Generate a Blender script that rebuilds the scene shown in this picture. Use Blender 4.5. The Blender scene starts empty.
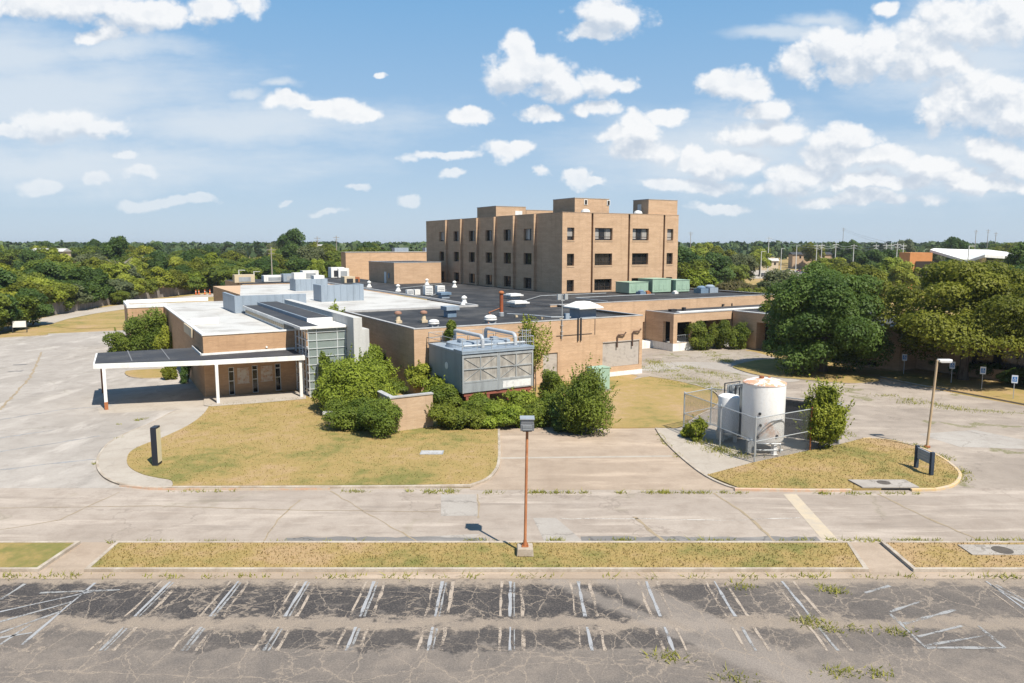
import bpy, math, random
import numpy as np
from mathutils import Vector, Matrix

C = bpy.context.scene.collection
SC = bpy.context.scene
PI = math.pi
# ------------------------------------------------------------------ camera
F_PX, HZ_PX, CAM_H = 738.0, 245.0, 13.5
PITCH = math.atan((341.5 - HZ_PX) / F_PX)
cam = bpy.data.cameras.new('camera'); camo = bpy.data.objects.new('camera', cam); C.objects.link(camo)
cam.sensor_fit = 'HORIZONTAL'; cam.sensor_width = 36.0; cam.lens = F_PX / 1024 * 36.0
cam.clip_start = 0.5; cam.clip_end = 9000
camo.location = (0, 0, CAM_H); camo.rotation_euler = (PI / 2 - PITCH, 0, 0)
SC.camera = camo
# ------------------------------------------------------------------ light
SUN_EL = math.radians(55.0)
SUN_H = Vector((0.598, -0.801))                 # horizontal direction towards the sun
SUN_STRENGTH, SKY_STRENGTH, EXPOSURE = 5.0, 0.080, 0.60
sv = Vector((SUN_H.x * math.cos(SUN_EL), SUN_H.y * math.cos(SUN_EL), math.sin(SUN_EL)))
sun = bpy.data.lights.new('sun', 'SUN'); suno = bpy.data.objects.new('sun', sun); C.objects.link(suno)
sun.energy = SUN_STRENGTH; sun.angle = math.radians(0.53); sun.color = (1.0, 0.945, 0.85)
suno.rotation_euler = (-sv).to_track_quat('-Z', 'Y').to_euler(); suno.location = (60, -80, 120)
SC.view_settings.view_transform = 'Standard'; SC.view_settings.look = 'None'
SC.view_settings.exposure = EXPOSURE; SC.view_settings.gamma = 1.0
SC.view_settings.use_curve_mapping = False
SC.cycles.max_bounces = 6; SC.cycles.diffuse_bounces = 2; SC.cycles.glossy_bounces = 3
SC.cycles.transparent_max_bounces = 12; SC.cycles.transmission_bounces = 4
SC.cycles.use_denoising = True

CP, SP = math.cos(PITCH), math.sin(PITCH)
def ray(x, y):
    a, b = (x - 512) / F_PX, -(y - 341.5) / F_PX
    return (a, CP + b * SP, -SP + b * CP)
def G(x, y, z=0.0):
    """ground position seen at a picture point, at height z"""
    r = ray(x, y); t = (z - CAM_H) / r[2]
    return (r[0] * t, r[1] * t, z)
C30, S30 = math.cos(math.radians(30)), math.sin(math.radians(30))
def BW(R, D, z=0.0):
    """hospital grid (R along the fronts, D away) to world"""
    return (R * C30 - D * S30, R * S30 + D * C30, z)
def GB(x, y, z=0.0):
    p = G(x, y, z); return (p[0] * C30 + p[1] * S30, -p[0] * S30 + p[1] * C30)
ROT = math.radians(30)

# ------------------------------------------------------------------ node helper
class NT:
    def __init__(s, tree): s.t = tree; s.n = tree.nodes; s.l = tree.links
    def node(s, typ, **kw):
        n = s.n.new(typ)
        for k, v in kw.items(): setattr(n, k, v)
        return n
    def put(s, sock, v):
        if hasattr(v, 'is_output'): s.l.new(v, sock)
        elif v is not None: sock.default_value = (*v, 1) if isinstance(v, (tuple, list)) and len(v) == 3 and sock.type == 'RGBA' else v
    def math(s, op, a, b=None, c=None, clamp=False):
        n = s.node('ShaderNodeMath', operation=op, use_clamp=clamp)
        s.put(n.inputs[0], a); s.put(n.inputs[1], b)
        if c is not None: s.put(n.inputs[2], c)
        return n.outputs[0]
    def vm(s, op, a, b=None, c=None):
        n = s.node('ShaderNodeVectorMath', operation=op)
        s.put(n.inputs[0], a); s.put(n.inputs[1], b)
        if c is not None: s.put(n.inputs[2], c)
        return n.outputs['Value'] if op in ('LENGTH', 'DOT_PRODUCT', 'DISTANCE') else n.outputs[0]
    def sep(s, v):
        n = s.node('ShaderNodeSeparateXYZ'); s.put(n.inputs[0], v); return n.outputs
    def comb(s, x, y, z):
        n = s.node('ShaderNodeCombineXYZ')
        for i, q in enumerate((x, y, z)): s.put(n.inputs[i], q)
        return n.outputs[0]
    def noise(s, vec, scale, detail=4, rough=0.55, dist=0.0, color=False):
        n = s.node('ShaderNodeTexNoise'); s.put(n.inputs['Vector'], vec)
        n.inputs['Scale'].default_value = scale; n.inputs['Detail'].default_value = detail
        n.inputs['Roughness'].default_value = rough; n.inputs['Distortion'].default_value = dist
        return n.outputs['Color' if color else 'Fac']
    def noise2(s, vec, scale, detail=4, rough=0.55, color=False):
        o = s.noise(vec, scale, detail, rough, color=color); o.node.noise_dimensions = '2D'; return o
    def voro(s, vec, scale, feature='F1', rnd=1.0):
        n = s.node('ShaderNodeTexVoronoi', feature=feature); s.put(n.inputs['Vector'], vec)
        n.inputs['Scale'].default_value = scale; n.inputs['Randomness'].default_value = rnd
        return n
    def ramp(s, fac, lo, hi, a=0.0, b=1.0, smooth=True):
        n = s.node('ShaderNodeMapRange', interpolation_type='SMOOTHSTEP' if smooth else 'LINEAR')
        s.put(n.inputs[0], fac); s.put(n.inputs[1], lo); s.put(n.inputs[2], hi); s.put(n.inputs[3], a); s.put(n.inputs[4], b)
        return n.outputs[0]
    def mix(s, fac, a, b, blend='MIX'):
        n = s.node('ShaderNodeMix', data_type='RGBA', blend_type=blend)
        s.put(n.inputs[0], fac)
        for sock, v in ((n.inputs[6], a), (n.inputs[7], b)):
            s.put(sock, (v[0], v[1], v[2], 1) if isinstance(v, (tuple, list)) else v)
        return n.outputs[2]
    def pos(s): return s.node('ShaderNodeNewGeometry').outputs['Position']
    def obj(s): return s.node('ShaderNodeTexCoord').outputs['Object']
    def rnd(s): return s.node('ShaderNodeObjectInfo').outputs['Random']

MATS = {}
def mat(name, fn=None, col=(0.5, 0.5, 0.5), rough=0.8, metal=0.0, spec=0.3):
    if name in MATS: return MATS[name]
    m = bpy.data.materials.new(name); m.use_nodes = True; MATS[name] = m
    t = NT(m.node_tree); b = t.n['Principled BSDF']; out = t.n['Material Output']
    b.inputs['Base Color'].default_value = (*col, 1); b.inputs['Roughness'].default_value = rough
    b.inputs['Metallic'].default_value = metal; b.inputs['Specular IOR Level'].default_value = spec
    if fn:
        r = fn(t, b, out)
        if r is not None: t.put(b.inputs['Base Color'], r)
    return m

# ------------------------------------------------------------------ world: Nishita sky + clouds
w = bpy.data.worlds.new('World'); SC.world = w; w.use_nodes = True
T = NT(w.node_tree)
bg = T.n['Background']; bg.inputs['Strength'].default_value = SKY_STRENGTH
sky = T.node('ShaderNodeTexSky', sky_type='NISHITA', sun_disc=False, sun_elevation=SUN_EL,
             sun_rotation=math.atan2(SUN_H.x, SUN_H.y), altitude=0, air_density=1.0, dust_density=0.9, ozone_density=1.3)
dirv = T.node('ShaderNodeTexCoord').outputs['Generated']
dx, dy, dz = T.sep(dirv)
yy = T.math('MAXIMUM', T.math('ABSOLUTE', dy), 0.06)
u = T.math('DIVIDE', dx, yy); v = T.math('DIVIDE', dz, yy)
uv = T.comb(u, v, 0.0)
def dens(vec, ells):
    cur = None
    for (x, y, a, b) in ells:
        r = ray(x, y); cu, cv = r[0] / r[1], r[2] / r[1]
        ia, ib = F_PX / a, F_PX / b
        L = T.vm('LENGTH', T.vm('MULTIPLY_ADD', vec, (ia, ib, 0), (-cu * ia, -cv * ib, 0)))
        cur = L if cur is None else T.math('MINIMUM', cur, L)
    return cur
PUFFS = [
 (522,74,34,22),(517,52,16,20),(545,74,42,22),(560,86,44,16),(592,80,30,14),(620,82,18,9),
 (608,12,44,22),(590,30,34,10),(545,113,22,9),(588,108,26,8),(637,133,24,20),(632,122,12,16),(640,152,40,13),(618,138,28,10),(672,114,26,9),
 (728,86,36,16),(745,92,36,12),(766,113,30,14),(772,132,44,16),(745,140,30,10),
 (800,68,28,22),(835,50,34,22),(855,66,26,22),(870,46,28,26),(915,42,44,26),(930,58,52,16),(970,20,60,26),(1012,18,30,22),(890,6,24,10),(1010,4,34,18),
 (960,104,44,28),(990,92,44,32),(1015,110,34,26),(935,118,20,20),
 (845,142,30,16),(838,158,34,14),(800,178,44,14),(785,188,36,12),(822,172,26,12),(880,158,46,12),(930,165,44,12),(985,150,36,16),(1010,160,30,16),(960,176,60,8),(880,184,70,9),(990,185,50,10),(850,200,90,7),
 (714,166,36,12),(690,160,14,14),(740,166,30,10),(700,184,46,7),(665,184,30,7),(580,178,20,9),(597,181,16,5),
 (505,152,32,11),(522,148,18,10),(446,158,40,6),(466,116,24,9),(378,74,10,4),
 (293,103,27,12),(318,108,24,7),(345,114,30,12),(368,118,16,7),
 (40,126,26,18),(70,122,46,16),(100,128,36,12),(5,130,30,8),
 (150,14,70,16),(60,4,110,16),(205,10,34,12),(248,4,18,14),(95,30,30,8),
 (42,186,20,8),(98,178,14,7),(144,170,22,7),(128,152,18,5),(165,202,40,6),(200,202,18,5),(412,198,14,7),(358,188,16,5),(455,176,13,5),(330,212,20,5),(283,196,10,4),(720,205,40,6),(540,172,12,6)]
VEILS = [(60,90,190,42),(250,122,200,26),(0,60,120,40),(110,46,90,14),(60,165,260,30),(30,100,170,60),(785,36,60,9),(820,24,40,10),(900,170,170,40),(285,82,26,6),(245,92,24,7),(980,60,120,60),(700,150,150,40)]
wob = T.vm('MULTIPLY_ADD', T.noise(uv, 9, 5, 0.6, color=True), (0.075, 0.055, 0), (-0.0375, -0.0275, 0))
uvw = T.vm('ADD', uv, wob)
def billow(vec):
    q = T.vm('MULTIPLY', vec, (1.0, 1.3, 0.0))
    q = T.vm('ADD', q, T.vm('MULTIPLY_ADD', T.noise2(q, 26, 4, 0.6, True), (0.020, 0.020, 0), (-0.010, -0.010, 0)))
    vo = T.node('ShaderNodeTexVoronoi', feature='F1', voronoi_dimensions='2D', normalize=True); T.put(vo.inputs['Vector'], q)
    vo.inputs['Scale'].default_value = 24; vo.inputs['Detail'].default_value = 2.5; vo.inputs['Roughness'].default_value = 0.5
    vo.inputs['Lacunarity'].default_value = 2.3
    fb = T.noise2(q, 9, 9, 0.62)
    return T.math('ADD', T.math('MULTIPLY', T.math('SUBTRACT', 1.0, vo.outputs['Distance']), 0.50), T.math('MULTIPLY', fb, 0.50))
n1 = billow(uv)
n1s = billow(T.vm('ADD', uv, (0.007, 0.013, 0)))
L = dens(uvw, PUFFS)
f = T.math('SUBTRACT', T.math('MULTIPLY_ADD', n1, 2.2, -0.16), L)
alpha = T.ramp(f, 0.04, 0.54)
f_up = T.math('SUBTRACT', T.math('MULTIPLY_ADD', n1s, 2.2, -0.16), dens(T.vm('ADD', uvw, (0.007, 0.020, 0)), [q for q in PUFFS if q[2]*q[3] > 360]))
rel = T.ramp(T.math('SUBTRACT', f, f_up), -0.45, 0.60)
Lv = dens(uvw, VEILS)
nv = T.noise(T.comb(u, T.math('MULTIPLY', v, 5.0), 0.1), 5, 7, 0.62)
veil = T.math('MULTIPLY', T.ramp(T.math('SUBTRACT', T.math('MULTIPLY_ADD', nv, 1.5, 0.35), Lv), -0.25, 1.0), 0.78)
# generic clouds for the unseen sky behind the camera, thinned to cut fill light
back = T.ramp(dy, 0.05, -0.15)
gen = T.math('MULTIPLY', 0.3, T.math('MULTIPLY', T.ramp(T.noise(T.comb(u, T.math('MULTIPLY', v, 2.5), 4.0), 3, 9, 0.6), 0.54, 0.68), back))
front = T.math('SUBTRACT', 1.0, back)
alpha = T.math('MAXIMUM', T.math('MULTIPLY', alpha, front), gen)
above = T.ramp(dz, 0.0, 0.045)
alpha = T.math('MULTIPLY', alpha, above)
alpha = T.math('MULTIPLY', alpha, T.ramp(T.math('MULTIPLY_ADD', u, 0.10, v), 0.02, 0.15, 0.50, 1.0))
veil = T.math('MULTIPLY', T.math('MULTIPLY', veil, front), above)
lit = T.ramp(T.math('SUBTRACT', n1, n1s), -0.10, 0.10)
core = T.ramp(f, 0.2, 1.3)
shade = T.math('MULTIPLY_ADD', lit, 0.25, T.math('MULTIPLY_ADD', rel, 0.80, T.math('MULTIPLY', T.math('SUBTRACT', 1.0, core), 0.12)))
CL = 7.7
ccol = T.mix(shade, (0.59 * CL, 0.68 * CL, 0.80 * CL), (1.03 * CL, 1.04 * CL, 1.05 * CL))
up = T.math('POWER', T.ramp(dz, 0.0, 0.36, smooth=False), 0.75)
air = T.mix(up, (4.85, 5.85, 6.9), (1.3, 3.45, 6.2))
base = T.mix(0.85, sky.outputs[0], air)
base = T.mix(T.math('MULTIPLY', back, 0.5), base, (0.5, 1.2, 2.6))  # unseen half behind the camera darkened to cut fill on shaded faces
base = T.mix(T.ramp(dz, 0.38, 0.9, 0.0, 0.62), base, (0.75, 1.75, 3.6))  # sky above the frame darkened as well, to lessen the fill
base = T.mix(veil, base, (0.81 * CL, 0.88 * CL, 0.95 * CL))
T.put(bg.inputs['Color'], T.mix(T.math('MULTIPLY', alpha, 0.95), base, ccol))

# ------------------------------------------------------------------ mesh helpers
class MB:
    def __init__(s, o=(0, 0, 0)): s.v = []; s.f = []; s.m = []; s.o = o
    def add(s, vs, fs, mi=0):
        b = len(s.v); s.v += [tuple(p) for p in vs]
        for q in fs: s.f.append(tuple(b + i for i in q)); s.m.append(mi)
        return s
    def quad(s, a, b, c, d, mi=0): return s.add((a, b, c, d), ((0, 1, 2, 3),), mi)
    def box(s, x0, x1, y0, y1, z0, z1, mi=0):
        x0, x1 = min(x0, x1), max(x0, x1); y0, y1 = min(y0, y1), max(y0, y1); z0, z1 = min(z0, z1), max(z0, z1)
        return s.add([(x0,y0,z0),(x1,y0,z0),(x1,y1,z0),(x0,y1,z0),(x0,y0,z1),(x1,y0,z1),(x1,y1,z1),(x0,y1,z1)],
                     [(3,2,1,0),(4,5,6,7),(0,1,5,4),(1,2,6,5),(2,3,7,6),(3,0,4,7)], mi)
    def rbox(s, cx, cy, hx, hy, z0, z1, ang=0, mi=0, taper=1.0):
        c, q = math.cos(ang), math.sin(ang); vs = []
        for z, k in ((z0, 1), (z1, taper)):
            for (a, b) in ((-hx,-hy),(hx,-hy),(hx,hy),(-hx,hy)): vs.append((cx + (a*c - b*q)*k, cy + (a*q + b*c)*k, z))
        return s.add(vs, [(3,2,1,0),(4,5,6,7),(0,1,5,4),(1,2,6,5),(2,3,7,6),(3,0,4,7)], mi)
    def prism(s, poly, z0, z1, mi=0, smi=None):
        n = len(poly); a = sum(poly[i][0]*poly[(i+1)%n][1]-poly[(i+1)%n][0]*poly[i][1] for i in range(n))
        if a < 0: poly = poly[::-1]
        b = len(s.v); s.v += [(p[0], p[1], z0) for p in poly] + [(p[0], p[1], z1) for p in poly]
        s.f.append(tuple(b + n + i for i in range(n))); s.m.append(mi)
        for i in range(n):
            j = (i + 1) % n; s.f.append((b+i, b+j, b+n+j, b+n+i)); s.m.append(mi if smi is None else smi)
        return s
    def sheet(s, poly, z, mi=0):
        n = len(poly); a = sum(poly[i][0]*poly[(i+1)%n][1]-poly[(i+1)%n][0]*poly[i][1] for i in range(n))
        if a < 0: poly = poly[::-1]
        return s.add([(p[0], p[1], z) for p in poly], [tuple(range(n))], mi)
    def cyl(s, p0, p1, r0, r1=None, n=12, mi=0, caps=True):
        r1 = r0 if r1 is None else r1
        p0, p1 = Vector(p0), Vector(p1); d = (p1 - p0).normalized()
        a = d.orthogonal().normalized(); b = d.cross(a); vs = []
        for p, r in ((p0, r0), (p1, r1)):
            for i in range(n):
                t = 2*PI*i/n; vs.append(p + a*(r*math.cos(t)) + b*(r*math.sin(t)))
        fs = [(i, (i+1)%n, n+(i+1)%n, n+i) for i in range(n)]
        if caps: fs += [tuple(range(n))[::-1], tuple(range(n, 2*n))]
        return s.add(vs, fs, mi)
    def bar(s, p0, p1, w, mi=0): return s.cyl(p0, p1, w*0.707, n=4, mi=mi)
    def tube(s, path, r, n=8, mi=0):
        pts = [Vector(p) for p in path]; rings = []; b0 = len(s.v)
        a = None
        for i, p in enumerate(pts):
            d = (pts[min(i+1, len(pts)-1)] - pts[max(i-1, 0)]).normalized()
            a = (d.orthogonal() if a is None else (a - d*a.dot(d))).normalized(); b = d.cross(a)
            rr = r[i] if isinstance(r, (list, tuple)) else r
            for k in range(n):
                t = 2*PI*k/n; s.v.append(tuple(p + a*(rr*math.cos(t)) + b*(rr*math.sin(t))))
        for i in range(len(pts)-1):
            for k in range(n):
                s.f.append((b0+i*n+k, b0+i*n+(k+1)%n, b0+(i+1)*n+(k+1)%n, b0+(i+1)*n+k)); s.m.append(mi)
        s.f.append(tuple(b0+k for k in range(n))[::-1]); s.m.append(mi)
        e = b0 + (len(pts)-1)*n; s.f.append(tuple(e+k for k in range(n))); s.m.append(mi)
        return s
    def lathe(s, c, prof, n=24, mi=0):
        b0 = len(s.v)
        for (r, z) in prof:
            for k in range(n):
                t = 2*PI*k/n; s.v.append((c[0]+r*math.cos(t), c[1]+r*math.sin(t), c[2]+z))
        for i in range(len(prof)-1):
            for k in range(n):
                s.f.append((b0+i*n+k, b0+i*n+(k+1)%n, b0+(i+1)*n+(k+1)%n, b0+(i+1)*n+k)); s.m.append(mi)
        e = b0 + (len(prof)-1)*n; s.f.append(tuple(e+k for k in range(n))); s.m.append(mi)
        s.f.append(tuple(b0+k for k in range(n))[::-1]); s.m.append(mi)
        return s
    def wall(s, ax, c, a0, a1, z0, z1, ops=(), dep=0.3, mi=0, rmi=None):
        """plane wall with real openings and reveals; ax 'D': at D=c running along R, ax 'R': at R=c running along D"""
        P = (lambda a, z, o=0.0: (a, c+o, z)) if ax == 'D' else (lambda a, z, o=0.0: (c+o, a, z))
        As = sorted({a0, a1, *[q for o in ops for q in o[:2]]}); Zs = sorted({z0, z1, *[q for o in ops for q in o[2:4]]})
        for i in range(len(As)-1):
            for j in range(len(Zs)-1):
                ma, mz = (As[i]+As[i+1])/2, (Zs[j]+Zs[j+1])/2
                if any(o[0] < ma < o[1] and o[2] < mz < o[3] for o in ops): continue
                s.quad(P(As[i],Zs[j]), P(As[i+1],Zs[j]), P(As[i+1],Zs[j+1]), P(As[i],Zs[j+1]), mi)
        r = mi if rmi is None else rmi
        for (p, q, e, g) in [o[:4] for o in ops]:
            for (A, B) in (((p,e),(q,e)), ((q,e),(q,g)), ((q,g),(p,g)), ((p,g),(p,e))):
                s.quad(P(*A), P(*B), P(*B, dep), P(*A, dep), r)
        return s
    def ring(s, x0, x1, y0, y1, z0, z1, w, mi=0):
        s.box(x0, x1, y0, y0+w, z0, z1, mi); s.box(x0, x1, y1-w, y1, z0, z1, mi)
        s.box(x0, x0+w, y0+w, y1-w, z0, z1, mi); s.box(x1-w, x1, y0+w, y1-w, z0, z1, mi)
        return s
    def build(s, name, mats, parent=None, smooth=False, bevel=0):
        if not isinstance(mats, (list, tuple)): mats = [mats]
        me = bpy.data.meshes.new(name)
        o = s.o
        me.from_pydata([(p[0]-o[0], p[1]-o[1], p[2]-o[2]) for p in s.v], [], s.f)
        for m in mats: me.materials.append(m)
        if len(mats) > 1: me.polygons.foreach_set('material_index', s.m)
        me.validate(); me.update()
        if smooth:
            me.polygons.foreach_set('use_smooth', [True]*len(me.polygons))
            try: me.set_sharp_from_angle(angle=math.radians(38))
            except Exception: pass
        ob = bpy.data.objects.new(name, me); C.objects.link(ob)
        if parent is not None: ob.parent = parent
        if bevel:
            bm_ = ob.modifiers.new('bevel', 'BEVEL'); bm_.width = bevel; bm_.segments = 2; bm_.limit_method = 'ANGLE'
        return ob

def tag(o, label, cat, group=None):
    o['label'] = label; o['category'] = cat
    if group: o['group'] = group
    return o
def thing(name, label, cat, loc=(0, 0, 0), rotz=0.0, group=None):
    o = bpy.data.objects.new(name, None); C.objects.link(o); o.empty_display_size = 0.5
    o.location = loc; o.rotation_euler = (0, 0, rotz)
    return tag(o, label, cat, group)
class BT:
    """a thing on the hospital grid: parts are drawn in grid coordinates"""
    def __init__(s, name, label, cat, R, D, z=0.0, group=None):
        s.o = (R, D, z); s.e = thing(name, label, cat, BW(R, D, z), ROT, group)
    def mb(s): return MB(s.o)
    def part(s, mb, name, mats, parent=None, **k):
        return mb.build(name, mats, parent or s.e, **k)
def dup(root, loc, rotz=None, scale=None, label=None, group=None):
    r = root.copy(); C.objects.link(r); r.location = loc
    if rotz is not None: r.rotation_euler = (0, 0, rotz)
    if scale is not None: r.scale = scale if isinstance(scale, (tuple, list)) else (scale,)*3
    if label: r['label'] = label
    if group: r['group'] = group
    for ch in list(root.children):
        c = ch.copy(); C.objects.link(c); c.parent = r
        for g in list(ch.children):
            d = g.copy(); C.objects.link(d); d.parent = c
    return r
def struct(o, kind='structure', label=None):
    o['kind'] = kind
    if label: o['label'] = label
    return o
def soup(name, V, mats, per=4, tint=None, parent=None):
    """fast mesh of loose quads/tris: V is (N*per,3)"""
    V = np.asarray(V, np.float32); n = len(V)//per
    me = bpy.data.meshes.new(name)
    me.vertices.add(n*per); me.vertices.foreach_set('co', V.ravel())
    me.loops.add(n*per); me.loops.foreach_set('vertex_index', np.arange(n*per, dtype=np.int32))
    me.polygons.add(n); me.polygons.foreach_set('loop_start', np.arange(0, n*per, per, dtype=np.int32))
    try: me.polygons.foreach_set('loop_total', np.full(n, per, np.int32))
    except Exception: pass
    if tint is not None:
        at = me.attributes.new('tint', 'FLOAT', 'FACE'); at.data.foreach_set('value', np.asarray(tint, np.float32))
    for m in (mats if isinstance(mats, (list, tuple)) else [mats]): me.materials.append(m)
    me.update(); me.validate()
    o = bpy.data.objects.new(name, me); C.objects.link(o)
    if parent is not None: o.parent = parent
    return o
# ------------------------------------------------------------------ surface materials
def grass_color(t, p, dry=0.5, seed=0.0):
    a = t.noise(t.vm('ADD', p, (seed*17.3, seed*9.1, seed)), 0.16, 5, 0.6)
    b = t.noise(t.vm('ADD', p, (seed*5, 3.1, seed)), 1.1, 6, 0.65)
    c = t.noise(p, 7.0, 5, 0.7)
    k = t.math('ADD', t.math('MULTIPLY', a, 0.62), t.math('MULTIPLY', b, 0.38))
    k = t.math('ADD', k, (dry - 0.5) * 0.34)
    g = t.mix(t.ramp(k, 0.38, 0.54), (0.175, 0.170, 0.050), (0.34, 0.240, 0.092))
    g = t.mix(t.ramp(k, 0.52, 0.66), g, (0.40, 0.268, 0.145))
    return t.mix(t.ramp(c, 0.30, 0.70, 0.36, 0.0), g, (0.17, 0.14, 0.065))
def m_grass(name, dry, seed):
    def fn(t, b, out):
        p = t.pos(); col = grass_color(t, p, dry, seed)
        bu = t.node('ShaderNodeBump'); bu.inputs['Strength'].default_value = 0.7; bu.inputs['Distance'].default_value = 0.06
        t.put(bu.inputs['Height'], t.noise(p, 9, 6, 0.75)); t.put(b.inputs['Normal'], bu.outputs[0])
        return col
    return mat(name, fn, rough=0.95, spec=0.1)
M_LAWN = m_grass('lawn_grass', 0.55, 1); M_LAWN_DRY = m_grass('dry_lawn', 0.57, 2); M_VERGE = m_grass('verge_grass', 0.60, 3)
M_FIELD = m_grass('field', 0.62, 4); M_VERGE_DRY = m_grass('dry_verge', 0.68, 5)
def m_blade(name, dry, seed):
    def fn(t, b, out):
        col = grass_color(t, t.pos(), dry, seed)
        at = t.node('ShaderNodeAttribute', attribute_name='tint').outputs['Fac']
        col = t.mix(t.math('MULTIPLY', at, 0.35), col, (0.38, 0.295, 0.12))
        col = t.mix(t.ramp(at, 0.0, 0.35, 0.30, 0.0), col, (0.18, 0.175, 0.048))
        tr = t.node('ShaderNodeBsdfTranslucent'); t.put(tr.inputs[0], col); mx = t.node('ShaderNodeMixShader'); mx.inputs[0].default_value = 0.5
        t.l.new(b.outputs[0], mx.inputs[1]); t.l.new(tr.outputs[0], mx.inputs[2]); t.l.new(mx.outputs[0], out.inputs[0])
        return col
    return mat(name, fn, rough=0.9, spec=0.1)
def cracks(t, p, scale, width, warp=0.5, seed=0.0, gate=None):
    q = t.vm('ADD', p, (seed, seed*2.3, 0))
    q = t.vm('MULTIPLY', q, (1, 1, 0))
    w_ = t.vm('MULTIPLY_ADD', t.noise(q, scale*2.2, 5, 0.6, color=True), (warp/scale,)*3, (-0.5*warp/scale,)*3)
    w2 = t.vm('MULTIPLY_ADD', t.noise(q, scale*9, 3, 0.6, color=True), (0.16/scale,)*3, (-0.08/scale,)*3)
    e = t.voro(t.vm('ADD', t.vm('ADD', q, w_), w2), scale, 'DISTANCE_TO_EDGE').outputs['Distance']
    m = t.ramp(e, width*scale*0.35, width*scale, 1.0, 0.0)
    if gate is not None:
        m = t.math('MULTIPLY', m, t.ramp(t.noise(q, gate[0], 3), gate[1], gate[1]+0.08))
    return m
def band(t, y, a, b, soft):
    return t.math('MULTIPLY', t.ramp(y, a-soft, a+soft), t.ramp(y, b-soft, b+soft, 1.0, 0.0))
def pave_common(t, b, p, bump=0.3):
    bu = t.node('ShaderNodeBump'); bu.inputs['Strength'].default_value = bump; bu.inputs['Distance'].default_value = 0.015
    t.put(bu.inputs['Height'], t.noise(p, 35, 5, 0.8)); t.put(b.inputs['Normal'], bu.outputs[0])

def f_lot(t, b, out):
    p = t.pos(); X, Y, _ = t.sep(p)
    big = t.noise(p, 0.22, 6, 0.62); mid = t.noise(p, 1.3, 7, 0.66); fine = t.noise(p, 14, 6, 0.8); gr = t.noise(p, 22, 6, 0.85)
    col = t.mix(t.ramp(big, 0.33, 0.66), (0.165, 0.140, 0.120), (0.262, 0.217, 0.177))
    col = t.mix(t.ramp(mid, 0.36, 0.66, 0.0, 0.55), col, (0.115, 0.103, 0.095))
    # worn black sealcoat in two strips along the stalls
    yn = t.math('ADD', Y, t.math('MULTIPLY_ADD', t.noise(t.vm('MULTIPLY', p, (0.8, 0.9, 0)), 0.9, 9, 0.78), 3.4, -1.7))
    s1 = band(t, yn, 25.45, 28.3, 0.12); s2 = band(t, yn, 23.35, 24.6, 0.12)
    lf = t.ramp(t.math('ADD', X, t.math('MULTIPLY_ADD', t.noise(p, 0.16, 4), 22, -11)), 3.0, 15.0, 1.0, 0.38)
    wear = t.ramp(t.math('ADD', t.math('MULTIPLY', mid, 0.6), t.math('MULTIPLY', fine, 0.4)), 0.32, 0.50, 0.72, 1.0)
    lf2 = t.math('MULTIPLY', lf, t.ramp(X, -14, -8, 0.25, 0.85))
    seal = t.math('MULTIPLY', t.math('MAXIMUM', t.math('MULTIPLY', s1, lf), t.math('MULTIPLY', s2, lf2)), wear)
    seal = t.math('MULTIPLY', seal, t.ramp(t.noise(t.vm('ADD', p, (3.0, 8.0, 0)), 1.5, 9, 0.76), 0.38, 0.47, 0.45, 1.0))
    col = t.mix(t.math('MULTIPLY', seal, 0.98), col, (0.030, 0.029, 0.031))
    # sandy drift between the strips and along the kerb
    d1 = band(t, yn, 24.55, 25.45, 0.25); d2 = band(t, yn, 28.05, 29.3, 0.28)
    sand = t.math('MULTIPLY', t.math('MAXIMUM', t.math('MULTIPLY', d1, 0.8), d2), t.ramp(mid, 0.30, 0.58, 0.35, 0.95))
    col = t.mix(sand, col, (0.345, 0.275, 0.208))
    dg = t.math('SUBTRACT', X, t.math('MULTIPLY_ADD', Y, -0.75, 25.6))
    dgm = t.math('MULTIPLY', band(t, t.math('ADD', dg, t.math('MULTIPLY_ADD', mid, 1.2, -0.6)), -0.9, 0.9, 0.35), 0.7)
    col = t.mix(dgm, col, (0.30, 0.255, 0.215))
    dg3 = t.math('SUBTRACT', X, t.math('MULTIPLY_ADD', Y, -1.0, 30.2))
    col = t.mix(t.math('MULTIPLY', band(t, t.math('ADD', dg3, t.math('MULTIPLY_ADD', mid, 1.4, -0.7)), -0.5, 0.5, 0.3), 0.6), col, (0.31, 0.265, 0.225))
    c1 = cracks(t, t.vm('MULTIPLY', p, (1.0, 0.62, 1.0)), 0.52, 0.024, 0.20, 3.0); c2 = cracks(t, t.vm('MULTIPLY', p, (1.0, 0.7, 1.0)), 0.95, 0.013, 0.25, 8.0, gate=(0.30, 0.42))
    c3 = cracks(t, t.vm('MULTIPLY', p, (0.36, 1.0, 1.0)), 0.34, 0.024, 0.16, 15.0, gate=(0.2,0.42))
    ck = t.math('MAXIMUM', t.math('MAXIMUM', c1, t.math('MULTIPLY', c2, 0.8)), t.math('MULTIPLY', c3, 0.9))
    col = t.mix(t.math('MULTIPLY', ck, t.ramp(fine, 0.25, 0.6, 0.30, 0.80)), col, (0.355, 0.285, 0.218))
    col = t.mix(t.ramp(gr, 0.36, 0.64, 0.50, 0.0), col, (0.045, 0.041, 0.04))
    pave_common(t, b, p, 0.5)
    return t.mix(t.ramp(fine, 0.42, 0.72, 0.0, 0.34), col, (0.36, 0.30, 0.25))
M_LOT = mat('worn_asphalt', f_lot, rough=0.9, spec=0.2)
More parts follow.
